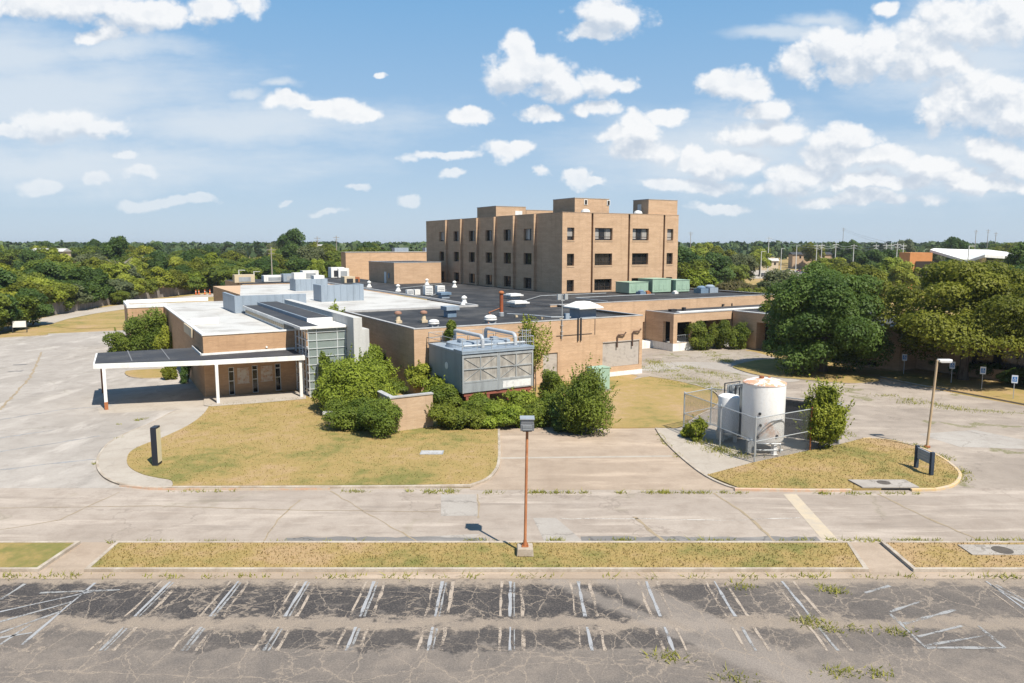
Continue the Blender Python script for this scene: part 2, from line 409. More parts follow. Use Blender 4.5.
def f_conc(base, dark, stain, crk=0.22, weed=0.0, seed=0.0, streak=None, cs=0.6):
    def fn(t, b, out):
        p = t.vm('ADD', t.pos(), (seed*13, seed*7, 0))
        big = t.noise(p, 0.10, 6, 0.6); mid = t.noise(p, 0.8, 7, 0.68); fine = t.noise(p, 9, 6, 0.8); gr = t.noise(p, 50, 3, 0.8)
        col = t.mix(t.ramp(big, 0.36, 0.64), base, dark)
        col = t.mix(t.ramp(mid, 0.42, 0.74, 0.0, 0.55), col, stain)
        if streak:
            q = t.vm('MULTIPLY', p, streak)
            col = t.mix(t.ramp(t.noise(q, 1.0, 6, 0.65), 0.50, 0.66, 0, 0.6), col, tuple(min(1, c*1.35) for c in base))
            col = t.mix(t.ramp(t.noise(t.vm('ADD', q, (9, 4, 0)), 1.2, 6, 0.65), 0.54, 0.70, 0, 0.5), col, tuple(c*0.62 for c in dark))
        c1 = cracks(t, p, crk, 0.075, 0.5, 1.0, gate=(0.09, 0.42)); c2 = cracks(t, p, crk*3.1, 0.04, 0.5, 5.0, gate=(0.12, 0.55))
        ck = t.math('MAXIMUM', c1, t.math('MULTIPLY', c2, 0.7))
        col = t.mix(t.math('MULTIPLY', ck, cs), col, tuple(c*0.55 for c in stain))
        if weed:
            col = t.mix(t.math('MULTIPLY', t.ramp(cracks(t, p, crk, 0.30, 0.5, 1.0, gate=(0.20, 0.52)), 0.1, 0.7), t.ramp(fine, 0.4, 0.55, 0, weed)), col, (0.16, 0.16, 0.045))
        col = t.mix(t.ramp(fine, 0.35, 0.7, 0.28, 0.0), col, tuple(c*0.62 for c in dark))
        pave_common(t, b, p, 0.35)
        return t.mix(t.ramp(gr, 0.38, 0.7, 0.18, 0.0), col, (0.10, 0.09, 0.08))
    return fn
M_STREET = mat('street_concrete', f_conc((0.43,0.362,0.302), (0.345,0.285,0.234), (0.26,0.205,0.162), 0.10, 0.15, 1, (0.12, 0.9, 1), 0.32), rough=0.9, spec=0.2)
M_LEFTLOT = mat('bleached_asphalt', f_conc((0.43,0.385,0.34), (0.355,0.315,0.275), (0.28,0.242,0.208), 0.10, 0.1, 2, (0.35, 0.13, 1), 0.35), rough=0.9, spec=0.2)
M_RIGHTLOT = mat('right_asphalt', f_conc((0.40,0.335,0.275), (0.31,0.258,0.212), (0.235,0.19,0.152), 0.14, 0.9, 3, (0.11, 0.3, 1), 0.4), rough=0.9, spec=0.2)
M_DRIVE = mat('drive_concrete', f_conc((0.44,0.345,0.262), (0.37,0.285,0.212), (0.28,0.208,0.15), 0.10, 0.0, 4, (0.10, 0.5, 1), 0.10), rough=0.9, spec=0.2)
M_COURT = mat('court_concrete', f_conc((0.40,0.345,0.29), (0.32,0.27,0.215), (0.25,0.205,0.15), 0.30, 1.0, 5), rough=0.9, spec=0.2)
M_WALK = mat('walk_concrete', f_conc((0.47,0.415,0.35), (0.41,0.355,0.295), (0.34,0.285,0.23), 0.25, 0.0, 6, None, 0.2), rough=0.9, spec=0.2)
M_PATCH = mat('pale_patch', f_conc((0.435,0.395,0.35), (0.37,0.33,0.29), (0.30,0.262,0.225), 0.25, 0.0, 7), rough=0.9, spec=0.2)
M_TARPATCH = mat('tar_patch', f_conc((0.24,0.225,0.21), (0.19,0.178,0.168), (0.14,0.13,0.122), 0.3, 0.0, 8, (0.3, 1.2, 1)), rough=0.9, spec=0.2)
def f_kerb(t, b, out):
    p = t.pos(); n = t.noise(p, 0.8, 6, 0.7); f_ = t.noise(p, 10, 5, 0.75)
    col = t.mix(t.ramp(n, 0.35, 0.65), (0.46,0.40,0.33), (0.33,0.27,0.21))
    return t.mix(t.ramp(f_, 0.4, 0.7, 0.0, 0.4), col, (0.20,0.165,0.13))
M_KERB = mat('kerb_concrete', f_kerb, rough=0.9, spec=0.2)
def f_yel(t, b, out):
    p = t.pos(); n = t.noise(p, 2.0, 7, 0.75)
    return t.mix(t.ramp(n, 0.40, 0.62), (0.56,0.39,0.19), (0.45,0.37,0.28))
M_YELLOW = mat('worn_yellow_paint', f_yel, rough=0.85)
def f_red(t, b, out):
    p = t.pos(); n = t.noise(p, 1.4, 7, 0.75)
    return t.mix(t.ramp(n, 0.42, 0.60), (0.50,0.32,0.22), (0.45,0.38,0.30))
M_REDKERB = mat('faded_red_kerb', f_red, rough=0.85)
def f_yelstrip(t, b, out):
    p = t.pos(); n = t.noise(p, 1.6, 7, 0.75)
    return t.mix(t.ramp(n, 0.38, 0.66), (0.47,0.385,0.275), (0.40,0.34,0.27))
M_YSTRIP = mat('pale_yellow_strip', f_yelstrip, rough=0.9)
def f_line(col, keep):
    def fn(t, b, out):
        p = t.pos(); n = t.math('ADD', t.math('MULTIPLY', t.noise(p, 1.1, 6, 0.7), 0.55), t.math('MULTIPLY', t.noise(p, 13, 5, 0.8), 0.45))
        a = t.ramp(n, keep, keep+0.12)
        tr = t.node('ShaderNodeBsdfTransparent'); mx = t.node('ShaderNodeMixShader')
        t.put(mx.inputs[0], a); t.l.new(tr.outputs[0], mx.inputs[1]); t.l.new(b.outputs[0], mx.inputs[2]); t.l.new(mx.outputs[0], out.inputs[0])
        return col
    return fn
M_LINE = mat('worn_white_line', f_line((0.31,0.31,0.315), 0.38), rough=0.9)
M_LINE_FAINT = mat('faint_white_line', f_line((0.29,0.285,0.28), 0.41), rough=0.9)
M_LINE_TAN = mat('bare_strip', f_line((0.36,0.295,0.235), 0.42), rough=0.9)

# ------------------------------------------------------------------ ground sheets
PX = lambda pts: [G(x, y)[:2] for x, y in pts]
def smooth(pts, n=5, closed=True):
    out = []; N = len(pts)
    rng = range(N if closed else N-1)
    for i in rng:
        g = (lambda k: pts[k % N]) if closed else (lambda k: pts[max(0, min(N-1, k))])
        p0, p1, p2, p3 = g(i-1), g(i), g(i+1), g(i+2)
        for k in range(n):
            t = k/n
            out.append(tuple(0.5*((2*p1[j]) + (-p0[j]+p2[j])*t + (2*p0[j]-5*p1[j]+4*p2[j]-p3[j])*t*t + (-p0[j]+3*p1[j]-3*p2[j]+p3[j])*t**3) for j in (0,1)))
    if not closed: out.append(tuple(pts[-1][:2]))
    return out
def sheet(name, poly, z, m): return struct(MB().sheet(poly, z).build(name, m))
def kerb(name, line, w=0.16, h=0.13, m=None, z0=0.0, side=1):
    """raised kerb along a polyline"""
    mb = MB(); n = len(line); L = [Vector((p[0], p[1])) for p in line]; off = []
    for i in range(n):
        d = (L[min(i+1,n-1)] - L[max(i-1,0)]).normalized(); off.append(Vector((-d.y, d.x))*w*side)
    vs = []
    for i in range(n):
        a, b_ = L[i], L[i]+off[i]
        vs += [(a.x,a.y,z0), (a.x,a.y,h-0.015), (a.x+off[i].x*0.12,a.y+off[i].y*0.12,h), (b_.x,b_.y,h), (b_.x,b_.y,z0)]
    fs = []
    for i in range(n-1):
        for k in range(4): fs.append((i*5+k, (i+1)*5+k, (i+1)*5+k+1, i*5+k+1))
    fs += [(0,1,2,3,4), tuple((n-1)*5+k for k in range(5))]
    mb.add(vs, fs)
    return struct(mb.build(name, m or M_KERB))

sheet('ground', [(-4500,-400),(4500,-400),(4500,8000),(-4500,8000)], -0.02, M_FIELD)
sheet('parking_lot', [(-160,-60),(160,-60),(160,29.12),(-160,29.12)], 0.0, M_LOT)
sheet('street', [(-260,32.0),(260,32.0),(260,39.9),(-260,39.9)], 0.004, M_STREET)
# left parking area and the back drive
sheet('left_parking_area', [(-230,39.9),(-19,39.9),(-19,41.5),(-25,62.5),(-26,66),(-26,75),(-38,100),(-52,112),(-62,117),(-70,113),(-86,106),(-230,100)], 0.008, M_LEFTLOT)
road = PX([(-40,341),(0,333),(29,325.8),(49,324.6),(68,318.8),(95,313.5),(126,309),(160,303.5),(200,298),(235,294),(238,291.5),(200,294.5),(160,299.5),(125,304.2),(78,311),(29,320.7),(0,328.5),(-40,336)])
sheet('back_drive', road, 0.012, M_WALK)
sheet('back_lawn', PX([(49,325.2),(68,319.4),(100,313.6),(126,309.8),(150,306),(150,322),(127,327),(100,328.5),(70,328.5)]), 0.016, M_LAWN)
kz = smooth(PX([(-30,340),(0,335),(30,333.2),(46,334),(46,335.5),(25,337),(0,338.5),(-30,344)]), 4)
struct(MB().prism(kz, 0.0, 0.12, 0, 1).build('grass_island', [M_VERGE, M_KERB]))
# right lots
RLOT = [(10.2,39.9),(160,39.9),(160,52)] + PX([(1024,406),(985,399),(950,392.5),(918,386),(890,380),(850,373),(800,364),(755,352),(735,349)]) + [BW(74.6,66)[:2], BW(74.6,70.4)[:2], BW(64.5,70.4)[:2], BW(64,76)[:2], BW(49,76)[:2], BW(49.2,59)[:2], (8,62), (10.3,53)]
sheet('right_parking_area', RLOT, 0.006, M_RIGHTLOT)
sheet('service_court', PX([(648,377),(668,350),(700,352),(742,349),(760,356),(735,368),(765,381),(700,394)]), 0.012, M_COURT)
sheet('court_walk', smooth(PX([(640,370),(655,364),(690,362),(735,364),(775,374),(800,380),(780,382),(740,374),(700,368),(660,371)]), 4), 0.016, M_PATCH)
sheet('pale_repair', PX([(918,434),(975,430),(1024,440),(1024,449),(960,447)]), 0.010, M_PATCH)
# tree island below the dark tree
isl = smooth(PX([(735,366),(765,360),(810,362),(850,372),(880,381),(850,384),(800,380),(760,376),(738,370)]), 4)
struct(MB().prism(isl, 0.0, 0.10, 0, 1).build('tree_island', [M_LAWN, M_KERB]))
# raised verge in front of the right wing
vg = PX([(1200,441),(1024,405),(985,397.5),(950,391),(918,385.2),(890,379.5),(880,377),(880,366),(1024,380),(1200,400)])
struct(MB().prism(vg, 0.0, 0.12, 0, 1).build('right_verge', [M_VERGE_DRY, M_KERB]))
# front lawn with its kerb and curved walk
walk_out = smooth(PX([(300,402),(218,406),(178,411),(150,424),(126,434),(108,444),(98,456),(96,464),(98,472),(106,480),(122,486),(150,489),(172,489)]), 4, False)
lawn_edge = smooth(PX([(173,487.5),(171,482),(158,479.5),(143,476),(131,470),(127,463),(130,454),(142,447),(163,439),(188,427),(203,416),(210,406)]), 4, False)
sheet_walk = MB().prism(walk_out + PX([(330,489),(330,402)]), 0.0, 0.10).build('curved_walk', M_WALK); struct(sheet_walk)
right_edge = smooth(PX([(470,486.5),(487,480),(497,470),(499.5,458),(499,440),(498.5,427)]), 4, False)
lawn = PX([(172,488)]) + lawn_edge + PX([(303,398),(330,380),(360,370),(420,392),(498,425)]) + right_edge[::-1]
struct(MB().prism(lawn, 0.0, 0.135).build('front_lawn', M_LAWN))
kerb('lawn_kerb', PX([(172,489.2),(260,489.0),(400,488.4),(470,487.4)]) + smooth(PX([(470,487.4),(488,480.8),(498,470),(500.5,458),(500.3,440),(500,428)]), 4, False)[1:], 0.17, 0.14, None, 0, 1)
kerb('walk_kerb', walk_out[8:], 0.14, 0.115, M_KERB, 0, 1)
kerb('red_kerb', PX([(120,486.5),(150,489.6),(172,489.9),(240,489.9),(330,489.7)]), 0.05, 0.12, M_REDKERB, 0, -1)
sheet('entrance_walk', PX([(212,408),(260,404.5),(306,400.5),(306,392),(204,398.5),(204,407)]), 0.148, M_WALK)
sheet('canopy_walk', PX([(214,398.5),(120,404),(98,409),(100,414),(150,411.5),(190,408.5),(214,407.5)]), 0.016, M_WALK)
struct(MB().prism(smooth(PX([(126,372),(150,370),(168,370),(168,377),(150,379),(130,377.5)]), 3), 0, .11, 0, 1).build('grass_island', [M_LAWN, M_KERB]))
# driveway and small slab by the tanks
sheet('driveway', PX([(470,488),(487,481),(498,470),(500,455),(499,427),(655,427),(662,440),(680,458),(705,476),(740,490),(470,490)]), 0.012, M_DRIVE)
sheet('drive_band', PX([(500,457.5),(672,455.5),(673,457),(500,459)]), 0.016, M_WALK)
sheet('tank_slab', PX([(655,428),(694,425),(706,421),(838,446),(754,464),(706,476),(682,458),(664,441)]), 0.020, M_WALK)
kerb('slab_kerb', smooth(PX([(655,429),(664,442),(682,459.5),(706,477.5),(735,489.5),(760,491)]), 4, False), 0.15, 0.10, M_KERB, 0.0, 1)
# lawn between the mechanical wing and the tanks
struct(MB().prism(smooth(PX([(560,420),(600,395),(642,378),(672,380),(705,389),(717,397),(716,405),(700,414),(683,427),(655,428),(600,428)]), 4), 0.0, 0.07).build('side_lawn', M_LAWN_DRY))
kerb('side_lawn_kerb', smooth(PX([(650,377),(680,382),(710,390),(720,398),(716,408),(700,416),(684,428)]), 4, False), 0.14, 0.11, M_KERB, 0, -1)
# lawn round the tanks
tl = PX([(707,476.5),(754,464),(809,452),(839,446),(862,440)]) + smooth(PX([(880,440.5),(915,448),(940,459),(956,471),(959,478),(952,486),(935,490)]), 4, False) + PX([(860,490.5),(740,490)])
struct(MB().prism(tl, 0.0, 0.12).build('tank_lawn', M_LAWN_DRY))
rim = smooth(PX([(862,439.5),(882,440),(917,447.5),(942,458.5),(958,470.5),(961.5,478.5),(954,487),(936,491.2)]), 5, False)
kerb('tank_lawn_kerb', rim[::-1], 0.17, 0.14, M_YELLOW, 0, 1)
kerb('tank_lawn_front_kerb', PX([(936,491.2),(912,491.6)])[::-1], 0.17, 0.14, M_YELLOW, 0, 1)
kerb('tank_lawn_edge_kerb', PX([(735,491),(800,492),(852,492)]), 0.17, 0.14, M_REDKERB, 0, 1)
# medians
def median(name, x0, x1, sl0, sl1, m):
    y0, y1 = 29.2, 32.15
    poly = [(x0, y0), (x1, y0), (x1+sl1, y1), (x0+sl0, y1)]
    inn = [(x0+0.17, y0+0.17), (x1-0.17, y0+0.17), (x1+sl1-0.17, y1-0.17), (x0+sl0+0.17, y1-0.17)]
    struct(MB().prism(inn, 0.0, 0.12).build(name, m))
    mb = MB()
    for i in range(4):
        a, b_, c, d = poly[i], poly[(i+1)%4], inn[(i+1)%4], inn[i]
        mb.prism([a, b_, c, d], 0.0, 0.14)
    struct(mb.build('median_kerb', M_KERB))
median('grass_median', -17.8, 14.85, -0.2, 0.5, M_VERGE)
median('grass_median', -150, -19.7, 0, 0.05, M_VERGE)
median('grass_median', 16.7, 150, 0.08, 0, M_VERGE_DRY)
sheet('median_crossing', [(-19.7,29.1),(-17.8,29.1),(-18.0,32.3),(-19.65,32.3)], 0.012, M_DRIVE)
sheet('median_crossing', [(14.85,29.1),(16.7,29.1),(16.78,32.3),(15.35,32.3)], 0.012, M_DRIVE)
sheet('kerb_apron', [(-100,28.55),(100,28.6),(100,29.19),(-100,29.19)], 0.010, M_DRIVE)
# street patches and strips
sheet('yellow_strip', PX([(783,494),(796,494),(840,542),(824,542)]), 0.012, M_YSTRIP)
random.seed(5)
for k, poly in enumerate(([(441,494.5),(476,494.5),(478,516),(441,516)], [(533,518),(556,518),(585,543),(545,543)], [(470,541),(395,545),(400,538),(480,534)])):
    sheet('street_patch', PX(poly), 0.009, M_PATCH)
def ragged(x0, x1, y0, y1, n, amp):
    top = [(x0+(x1-x0)*i/n, y1+random.uniform(-amp, amp)) for i in range(n+1)]
    return [(x0, y0), (x1, y0)] + top[::-1]
sheet('tar_patch', ragged(3.2, 14.2, 32.35, 32.95, 24, 0.10), 0.011, M_TARPATCH)
sheet('tar_patch', ragged(-10.5, -1.2, 32.35, 32.9, 20, 0.10), 0.011, M_TARPATCH)
sheet('tar_patch', ragged(-40, -24, 32.35, 33.2, 20, 0.18), 0.011, M_TARPATCH)
def ribbon(pts, w, z, jit=0.0, seed=1):
    r = random.Random(seed); mb = MB(); P = []
    for i in range(len(pts)-1):
        a, b_ = Vector(pts[i]), Vector(pts[i+1]); n = max(1, int((b_-a).length/0.5))
        for k in range(n): P.append(a.lerp(b_, k/n))
    P.append(Vector(pts[-1])); L = []
    for i, q in enumerate(P):
        d = (P[min(i+1,len(P)-1)] - P[max(i-1,0)]).normalized(); nn = Vector((-d.y, d.x)); q = q + nn*r.uniform(-jit, jit); ww = w*r.uniform(0.4, 1.2)/2
        L.append((q+nn*ww, q-nn*ww))
    for i in range(len(L)-1):
        mb.quad((*L[i][0], z), (*L[i+1][0], z), (*L[i+1][1], z), (*L[i][1], z))
    return mb
M_JOINT = mat('joint_filler', f_line((0.30,0.235,0.155), 0.36), rough=0.95)
M_JOINTP = mat('pale_joint', f_line((0.50,0.46,0.41), 0.42), rough=0.95)
for k, (pts, w_) in enumerate([([(713,493),(745,514),(775,542)],0.16), ([(878,494),(920,515),(990,545)],0.14), ([(560,519),(640,519),(730,520.5),(800,518)],0.10),
        ([(635,517),(665,543)],0.22), ([(478,494),(479,518)],0.10), ([(330,491),(370,515),(420,543)],0.07), ([(300,500),(278,520),(262,543)],0.08), ([(120,492),(60,520),(0,530)],0.08), ([(0,508),(150,506),(290,510),(440,512)],0.06)]):
    struct(ribbon(PX(pts), w_, 0.014, 0.05, k).build('street_joint', M_JOINTP if k in (2,) else M_JOINT))
for k, pts in enumerate([[(0,420),(60,410),(130,404)], [(0,438),(55,430)], [(0,470),(60,463),(110,458)], [(0,452),(50,444),(100,436)]]):
    struct(ribbon(PX(pts), 0.28, 0.012, 0.08, 20+k).build('worn_streak', M_LINE_FAINT))
struct(ribbon(PX([(42,352),(30,378),(0,410)]), 0.25, 0.013, 0.1, 31).build('lot_joint', M_JOINT))
struct(ribbon(PX([(13,365),(27,364.5)]), 0.8, 0.013, 0.0, 32).build('painted_mark', M_TARPATCH))
struct(ribbon(PX([(8,371.5),(23,371)]), 0.8, 0.013, 0.0, 33).build('painted_mark', M_TARPATCH))
sheet('tar_patch', smooth(PX([(112,478),(98,465),(100,450),(118,438),(150,427),(176,414),(182,410),(188,413),(178,424),(150,436),(115,448),(106,458),(105,468),(120,482)]), 3), 0.0125, mat('tar_edge', f_line((0.20,0.195,0.19), 0.40), rough=0.9))
# stall lines
for k in range(-2, 11):
    x = -8.25 + 2.75*k
    if k == 8 or k == 9: continue
    for (y0, y1) in ((25.5, 28.35), (23.2, 24.75)):
        struct(ribbon([(x-0.07,y0),(x-0.07,y1)], 0.13, 0.012, 0.012, k*7+int(y0)).build('stall_line', M_LINE if y0 > 25 or k in (1,2,3,4,5) else M_LINE_FAINT))
        if k < 4: struct(ribbon([(x+0.09,y0),(x+0.09,y1-0.1)], 0.08, 0.012, 0.012, k*5).build('stall_line', M_LINE_FAINT))
        struct(ribbon([(x+0.38,y0),(x+0.36,y1)], 0.15, 0.010, 0.03, k*3).build('bare_strip', M_LINE_TAN))
        struct(ribbon([(x-0.42,y0),(x-0.40,y1)], 0.11, 0.010, 0.03, k*11).build('bare_strip', M_LINE_TAN))
for pts in ([(95,583),(22,645)], [(95,591),(0,612)], [(72,602),(0,622)], [(60,612),(0,633)], [(32,633),(0,638)], [(25,584),(0,600)], [(120,590),(40,593)], [(30,625),(0,645)]):
    struct(ribbon(PX(pts), 0.14, 0.012, 0.01, int(pts[0][0])).build('hatch_line', M_LINE if pts[0][0] == 95 else M_LINE_FAINT))
for pts in ([(890,614),(926,648)], [(926,648),(1005,648)], [(978,626),(1005,648)], [(904,624),(955,610)], [(918,637),(962,626)], [(925,646),(990,635)], [(890,612),(925,600)], [(865,593),(890,586)], [(991,585),(1030,607)], [(996,585),(1034,606)]):
    struct(ribbon(PX(pts), 0.15, 0.012, 0.01, int(pts[0][0])).build('hatch_line', M_LINE_FAINT))
# ------------------------------------------------------------------ building materials
def f_brick(c1, c2, dirt=0.35):
    def fn(t, b, out):
        p = t.obj(); x, y, z = t.sep(p)
        uvv = t.comb(t.math('ADD', x, y), z, 0.0)
        br = t.node('ShaderNodeTexBrick'); t.put(br.inputs['Vector'], uvv)
        br.inputs['Scale'].default_value = 1.0; br.inputs['Brick Width'].default_value = 0.30; br.inputs['Row Height'].default_value = 0.10
        br.inputs['Mortar Size'].default_value = 0.008; br.inputs['Bias'].default_value = -0.1
        br.inputs['Color1'].default_value = (*c1, 1); br.inputs['Color2'].default_value = (*c2, 1)
        br.inputs['Mortar'].default_value = (c1[0]*0.85, c1[1]*0.86, c1[2]*0.9, 1)
        n = t.noise(t.comb(t.math('ADD', x, y), t.math('MULTIPLY', z, 3.5), 0), 0.35, 6, 0.62)
        st = t.noise(t.comb(t.math('MULTIPLY', t.math('ADD', x, y), 2.2), t.math('MULTIPLY', z, 0.16), 3.0), 0.8, 5, 0.6)
        col = t.mix(t.ramp(n, 0.36, 0.66, 0.0, dirt), br.outputs[0], (c2[0]*0.72, c2[1]*0.70, c2[2]*0.68))
        col = t.mix(t.ramp(st, 0.52, 0.75, 0.0, dirt*0.8), col, (c2[0]*0.62, c2[1]*0.60, c2[2]*0.6))
        rows = t.noise(t.comb(0.0, z, 0.0), 5.5, 2, 0.5)
        return t.mix(t.ramp(rows, 0.35, 0.65, 0.16, 0.0), col, (c2[0]*0.6, c2[1]*0.6, c2[2]*0.6))
    return fn
M_BRICK = mat('tan_brick', f_brick((0.56,0.385,0.250), (0.485,0.325,0.205), 0.42), rough=0.9, spec=0.15)
M_BRICK2 = mat('orange_tan_brick', f_brick((0.51,0.325,0.190), (0.43,0.268,0.155), 0.35), rough=0.9, spec=0.15)
M_BRICKPALE = mat('pale_tan_brick', f_brick((0.52,0.38,0.255), (0.46,0.32,0.21), 0.4), rough=0.9, spec=0.15)
def f_dirty(base, dirt, s=0.6, amt=0.6, streak=False, rust=None):
    def fn(t, b, out):
        p = t.obj()
        q = t.vm('MULTIPLY', p, (2.0, 2.0, 0.35)) if streak else p
        n = t.noise(q, s, 7, 0.68); f_ = t.noise(p, 8, 5, 0.75)
        col = t.mix(t.ramp(n, 0.42, 0.70, 0.0, amt), base, dirt)
        if rust: col = t.mix(t.ramp(t.noise(q, s*2.1, 7, 0.7), 0.60, 0.66, 0, 0.9), col, rust)
        return t.mix(t.ramp(f_, 0.45, 0.75, 0.0, 0.25), col, tuple(c*0.6 for c in dirt))
    return fn
M_WHITE = mat('white_paint', f_dirty((0.74,0.73,0.70), (0.52,0.49,0.44), 0.7, 0.5, True), rough=0.6)
M_WROOF = mat('white_roof_membrane', f_dirty((0.50,0.485,0.455), (0.33,0.305,0.275), 0.30, 0.9), rough=0.7)
M_TAR = mat('black_roof', f_dirty((0.026,0.026,0.028), (0.080,0.076,0.072), 0.30, 0.95), rough=0.8, spec=0.3)
M_TAR2 = mat('charcoal_roof', f_dirty((0.040,0.041,0.046), (0.075,0.073,0.072), 0.3, 0.9), rough=0.8, spec=0.3)
M_COPING = mat('coping', f_dirty((0.42,0.41,0.40), (0.26,0.25,0.24), 1.0, 0.6), rough=0.6)
M_GREYMET = mat('blue_grey_metal', f_dirty((0.27,0.32,0.375), (0.20,0.235,0.275), 0.5, 0.6, True), rough=0.5)
M_BLUEMET = mat('blue_metal', f_dirty((0.16,0.23,0.31), (0.11,0.16,0.22), 0.7, 0.6), rough=0.5)
M_GALV = mat('galvanised_steel', f_dirty((0.42,0.44,0.45), (0.28,0.29,0.30), 0.9, 0.7, True), rough=0.45, metal=0.35)
M_RUST = mat('rusted_steel', f_dirty((0.36,0.13,0.05), (0.20,0.075,0.035), 1.6, 0.8), rough=0.85)
M_RUSTPOLE = mat('rusty_orange_paint', f_dirty((0.45,0.19,0.085), (0.27,0.10,0.05), 1.3, 0.8, False, (0.50,0.33,0.22)), rough=0.8)
M_GREENMET = mat('pale_green_metal', f_dirty((0.30,0.42,0.32), (0.22,0.32,0.245), 0.6, 0.6, True), rough=0.5)
M_DARKMET = mat('dark_metal', col=(0.035,0.035,0.038), rough=0.5)
M_BRONZE = mat('bronze_frame', col=(0.05,0.038,0.03), rough=0.4)
M_ALU = mat('aluminium', col=(0.68,0.70,0.70), rough=0.4, metal=0.3)
M_BEIGE = mat('beige_panel', f_dirty((0.55,0.45,0.31), (0.44,0.35,0.24), 0.8, 0.6), rough=0.7)
M_INNER = mat('interior_grey', col=(0.50,0.49,0.45), rough=0.9)
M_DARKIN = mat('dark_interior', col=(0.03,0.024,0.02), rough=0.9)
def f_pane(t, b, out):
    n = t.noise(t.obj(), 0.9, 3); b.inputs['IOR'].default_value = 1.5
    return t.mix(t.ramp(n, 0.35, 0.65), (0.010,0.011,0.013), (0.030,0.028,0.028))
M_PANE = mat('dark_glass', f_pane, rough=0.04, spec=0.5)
M_BLIND = mat('blind_behind_glass', f_dirty((0.33,0.31,0.285), (0.24,0.22,0.20), 2.0, 0.6, True), rough=0.5)
M_BLIND.node_tree.nodes['Principled BSDF'].inputs['Coat Weight'].default_value = 1.0
def f_glass(t, b, out):
    b.inputs['Base Color'].default_value = (0.02,0.03,0.03,1); b.inputs['Roughness'].default_value = 0.03
    tr = t.node('ShaderNodeBsdfTransparent'); tr.inputs[0].default_value = (0.80,0.90,0.86,1)
    fr = t.node('ShaderNodeFresnel'); fr.inputs[0].default_value = 1.5
    gl = t.node('ShaderNodeBsdfGlossy'); gl.inputs['Roughness'].default_value = 0.02
    df = t.node('ShaderNodeBsdfDiffuse'); df.inputs[0].default_value = (0.52,0.61,0.58,1)
    m0 = t.node('ShaderNodeMixShader'); m0.inputs[0].default_value = 0.42
    t.l.new(tr.outputs[0], m0.inputs[1]); t.l.new(df.outputs[0], m0.inputs[2])
    mx = t.node('ShaderNodeMixShader'); t.put(mx.inputs[0], t.math('MULTIPLY_ADD', fr.outputs[0], 1.2, 0.06))
    t.l.new(m0.outputs[0], mx.inputs[1]); t.l.new(gl.outputs[0], mx.inputs[2]); t.l.new(mx.outputs[0], out.inputs[0])
M_GLASS = mat('clear_glass', f_glass)
def f_mosaic(t, b, out):
    p = t.obj(); n = t.noise(p, 2.3, 5, 0.7, color=False); v_ = t.voro(p, 5.0)
    col = t.mix(t.ramp(n, 0.42, 0.60), (0.50,0.44,0.36), (0.40,0.22,0.12))
    return t.mix(t.ramp(v_.outputs['Distance'], 0.2, 0.5, 0, 0.35), col, (0.62,0.56,0.48))
M_MOSAIC = mat('mural_panel', f_mosaic, rough=0.7)
def f_louver(t, b, out):
    p = t.obj(); x, y, z = t.sep(p)
    s_ = t.math('FRACT', t.math('MULTIPLY', z, 7.0)); n = t.noise(p, 1.3, 5, 0.7)
    col = t.mix(t.ramp(s_, 0.0, 0.5), (0.30,0.265,0.235), (0.43,0.385,0.34))
    return t.mix(t.ramp(n, 0.5, 0.66, 0, 0.6), col, (0.23,0.20,0.18))
M_LOUVER = mat('weathered_louvre', f_louver, rough=0.8)

def window(bt, ax, c, a0, a1, z0, z1, mull=1, blind=None, name='window', fr=0.07, fm=None, pm=None, rows=()):
    """frame set c deep in the reveal, its pane a sub-part"""
    m = bt.mb(); mk = (lambda A0,A1,Z0,Z1,o0,o1,mm: m.box(A0,A1,c+o0,c+o1,Z0,Z1,mm)) if ax == 'D' else (lambda A0,A1,Z0,Z1,o0,o1,mm: m.box(c+o0,c+o1,A0,A1,Z0,Z1,mm))
    e = 0.004
    mk(a0+e,a1-e,z0+e,z0+fr,0,0.08,0); mk(a0+e,a1-e,z1-fr,z1-e,0,0.08,0)
    mk(a0+e,a0+fr,z0+fr,z1-fr,0,0.08,0); mk(a1-fr,a1-e,z0+fr,z1-fr,0,0.08,0)
    for k in range(1, mull+1):
        q = a0 + (a1-a0)*k/(mull+1); mk(q-fr/2,q+fr/2,z0+fr,z1-fr,0.005,0.07,0)
    for q in rows: mk(a0+fr,a1-fr,q-fr/2,q+fr/2,0.01,0.075,0)
    w_ = bt.part(m, name, fm or M_BRONZE)
    g = bt.mb(); gk = (lambda A0,A1,Z0,Z1,o,mm: g.quad((A0,c+o,Z0),(A1,c+o,Z0),(A1,c+o,Z1),(A0,c+o,Z1),mm)) if ax == 'D' else (lambda A0,A1,Z0,Z1,o,mm: g.quad((c+o,A0,Z0),(c+o,A1,Z0),(c+o,A1,Z1),(c+o,A0,Z1),mm))
    gk(a0+fr*0.5,a1-fr*0.5,z0+fr*0.5,z1-fr*0.5,0.05,0)
    bt.part(g, 'pane', pm or M_PANE, w_)
    if blind:
        for (p0, p1, q0, q1) in blind:
            k = bt.mb(); A0, A1, Z0, Z1 = a0+(a1-a0)*p0+0.03, a0+(a1-a0)*p1-0.03, z0+(z1-z0)*q0+0.03, z0+(z1-z0)*q1-0.03
            k.box(A0,A1,c+0.036,c+0.046,Z0,Z1) if ax == 'D' else k.box(c+0.036,c+0.046,A0,A1,Z0,Z1)
            bt.part(k, 'blind', M_BLIND, w_)
    return w_

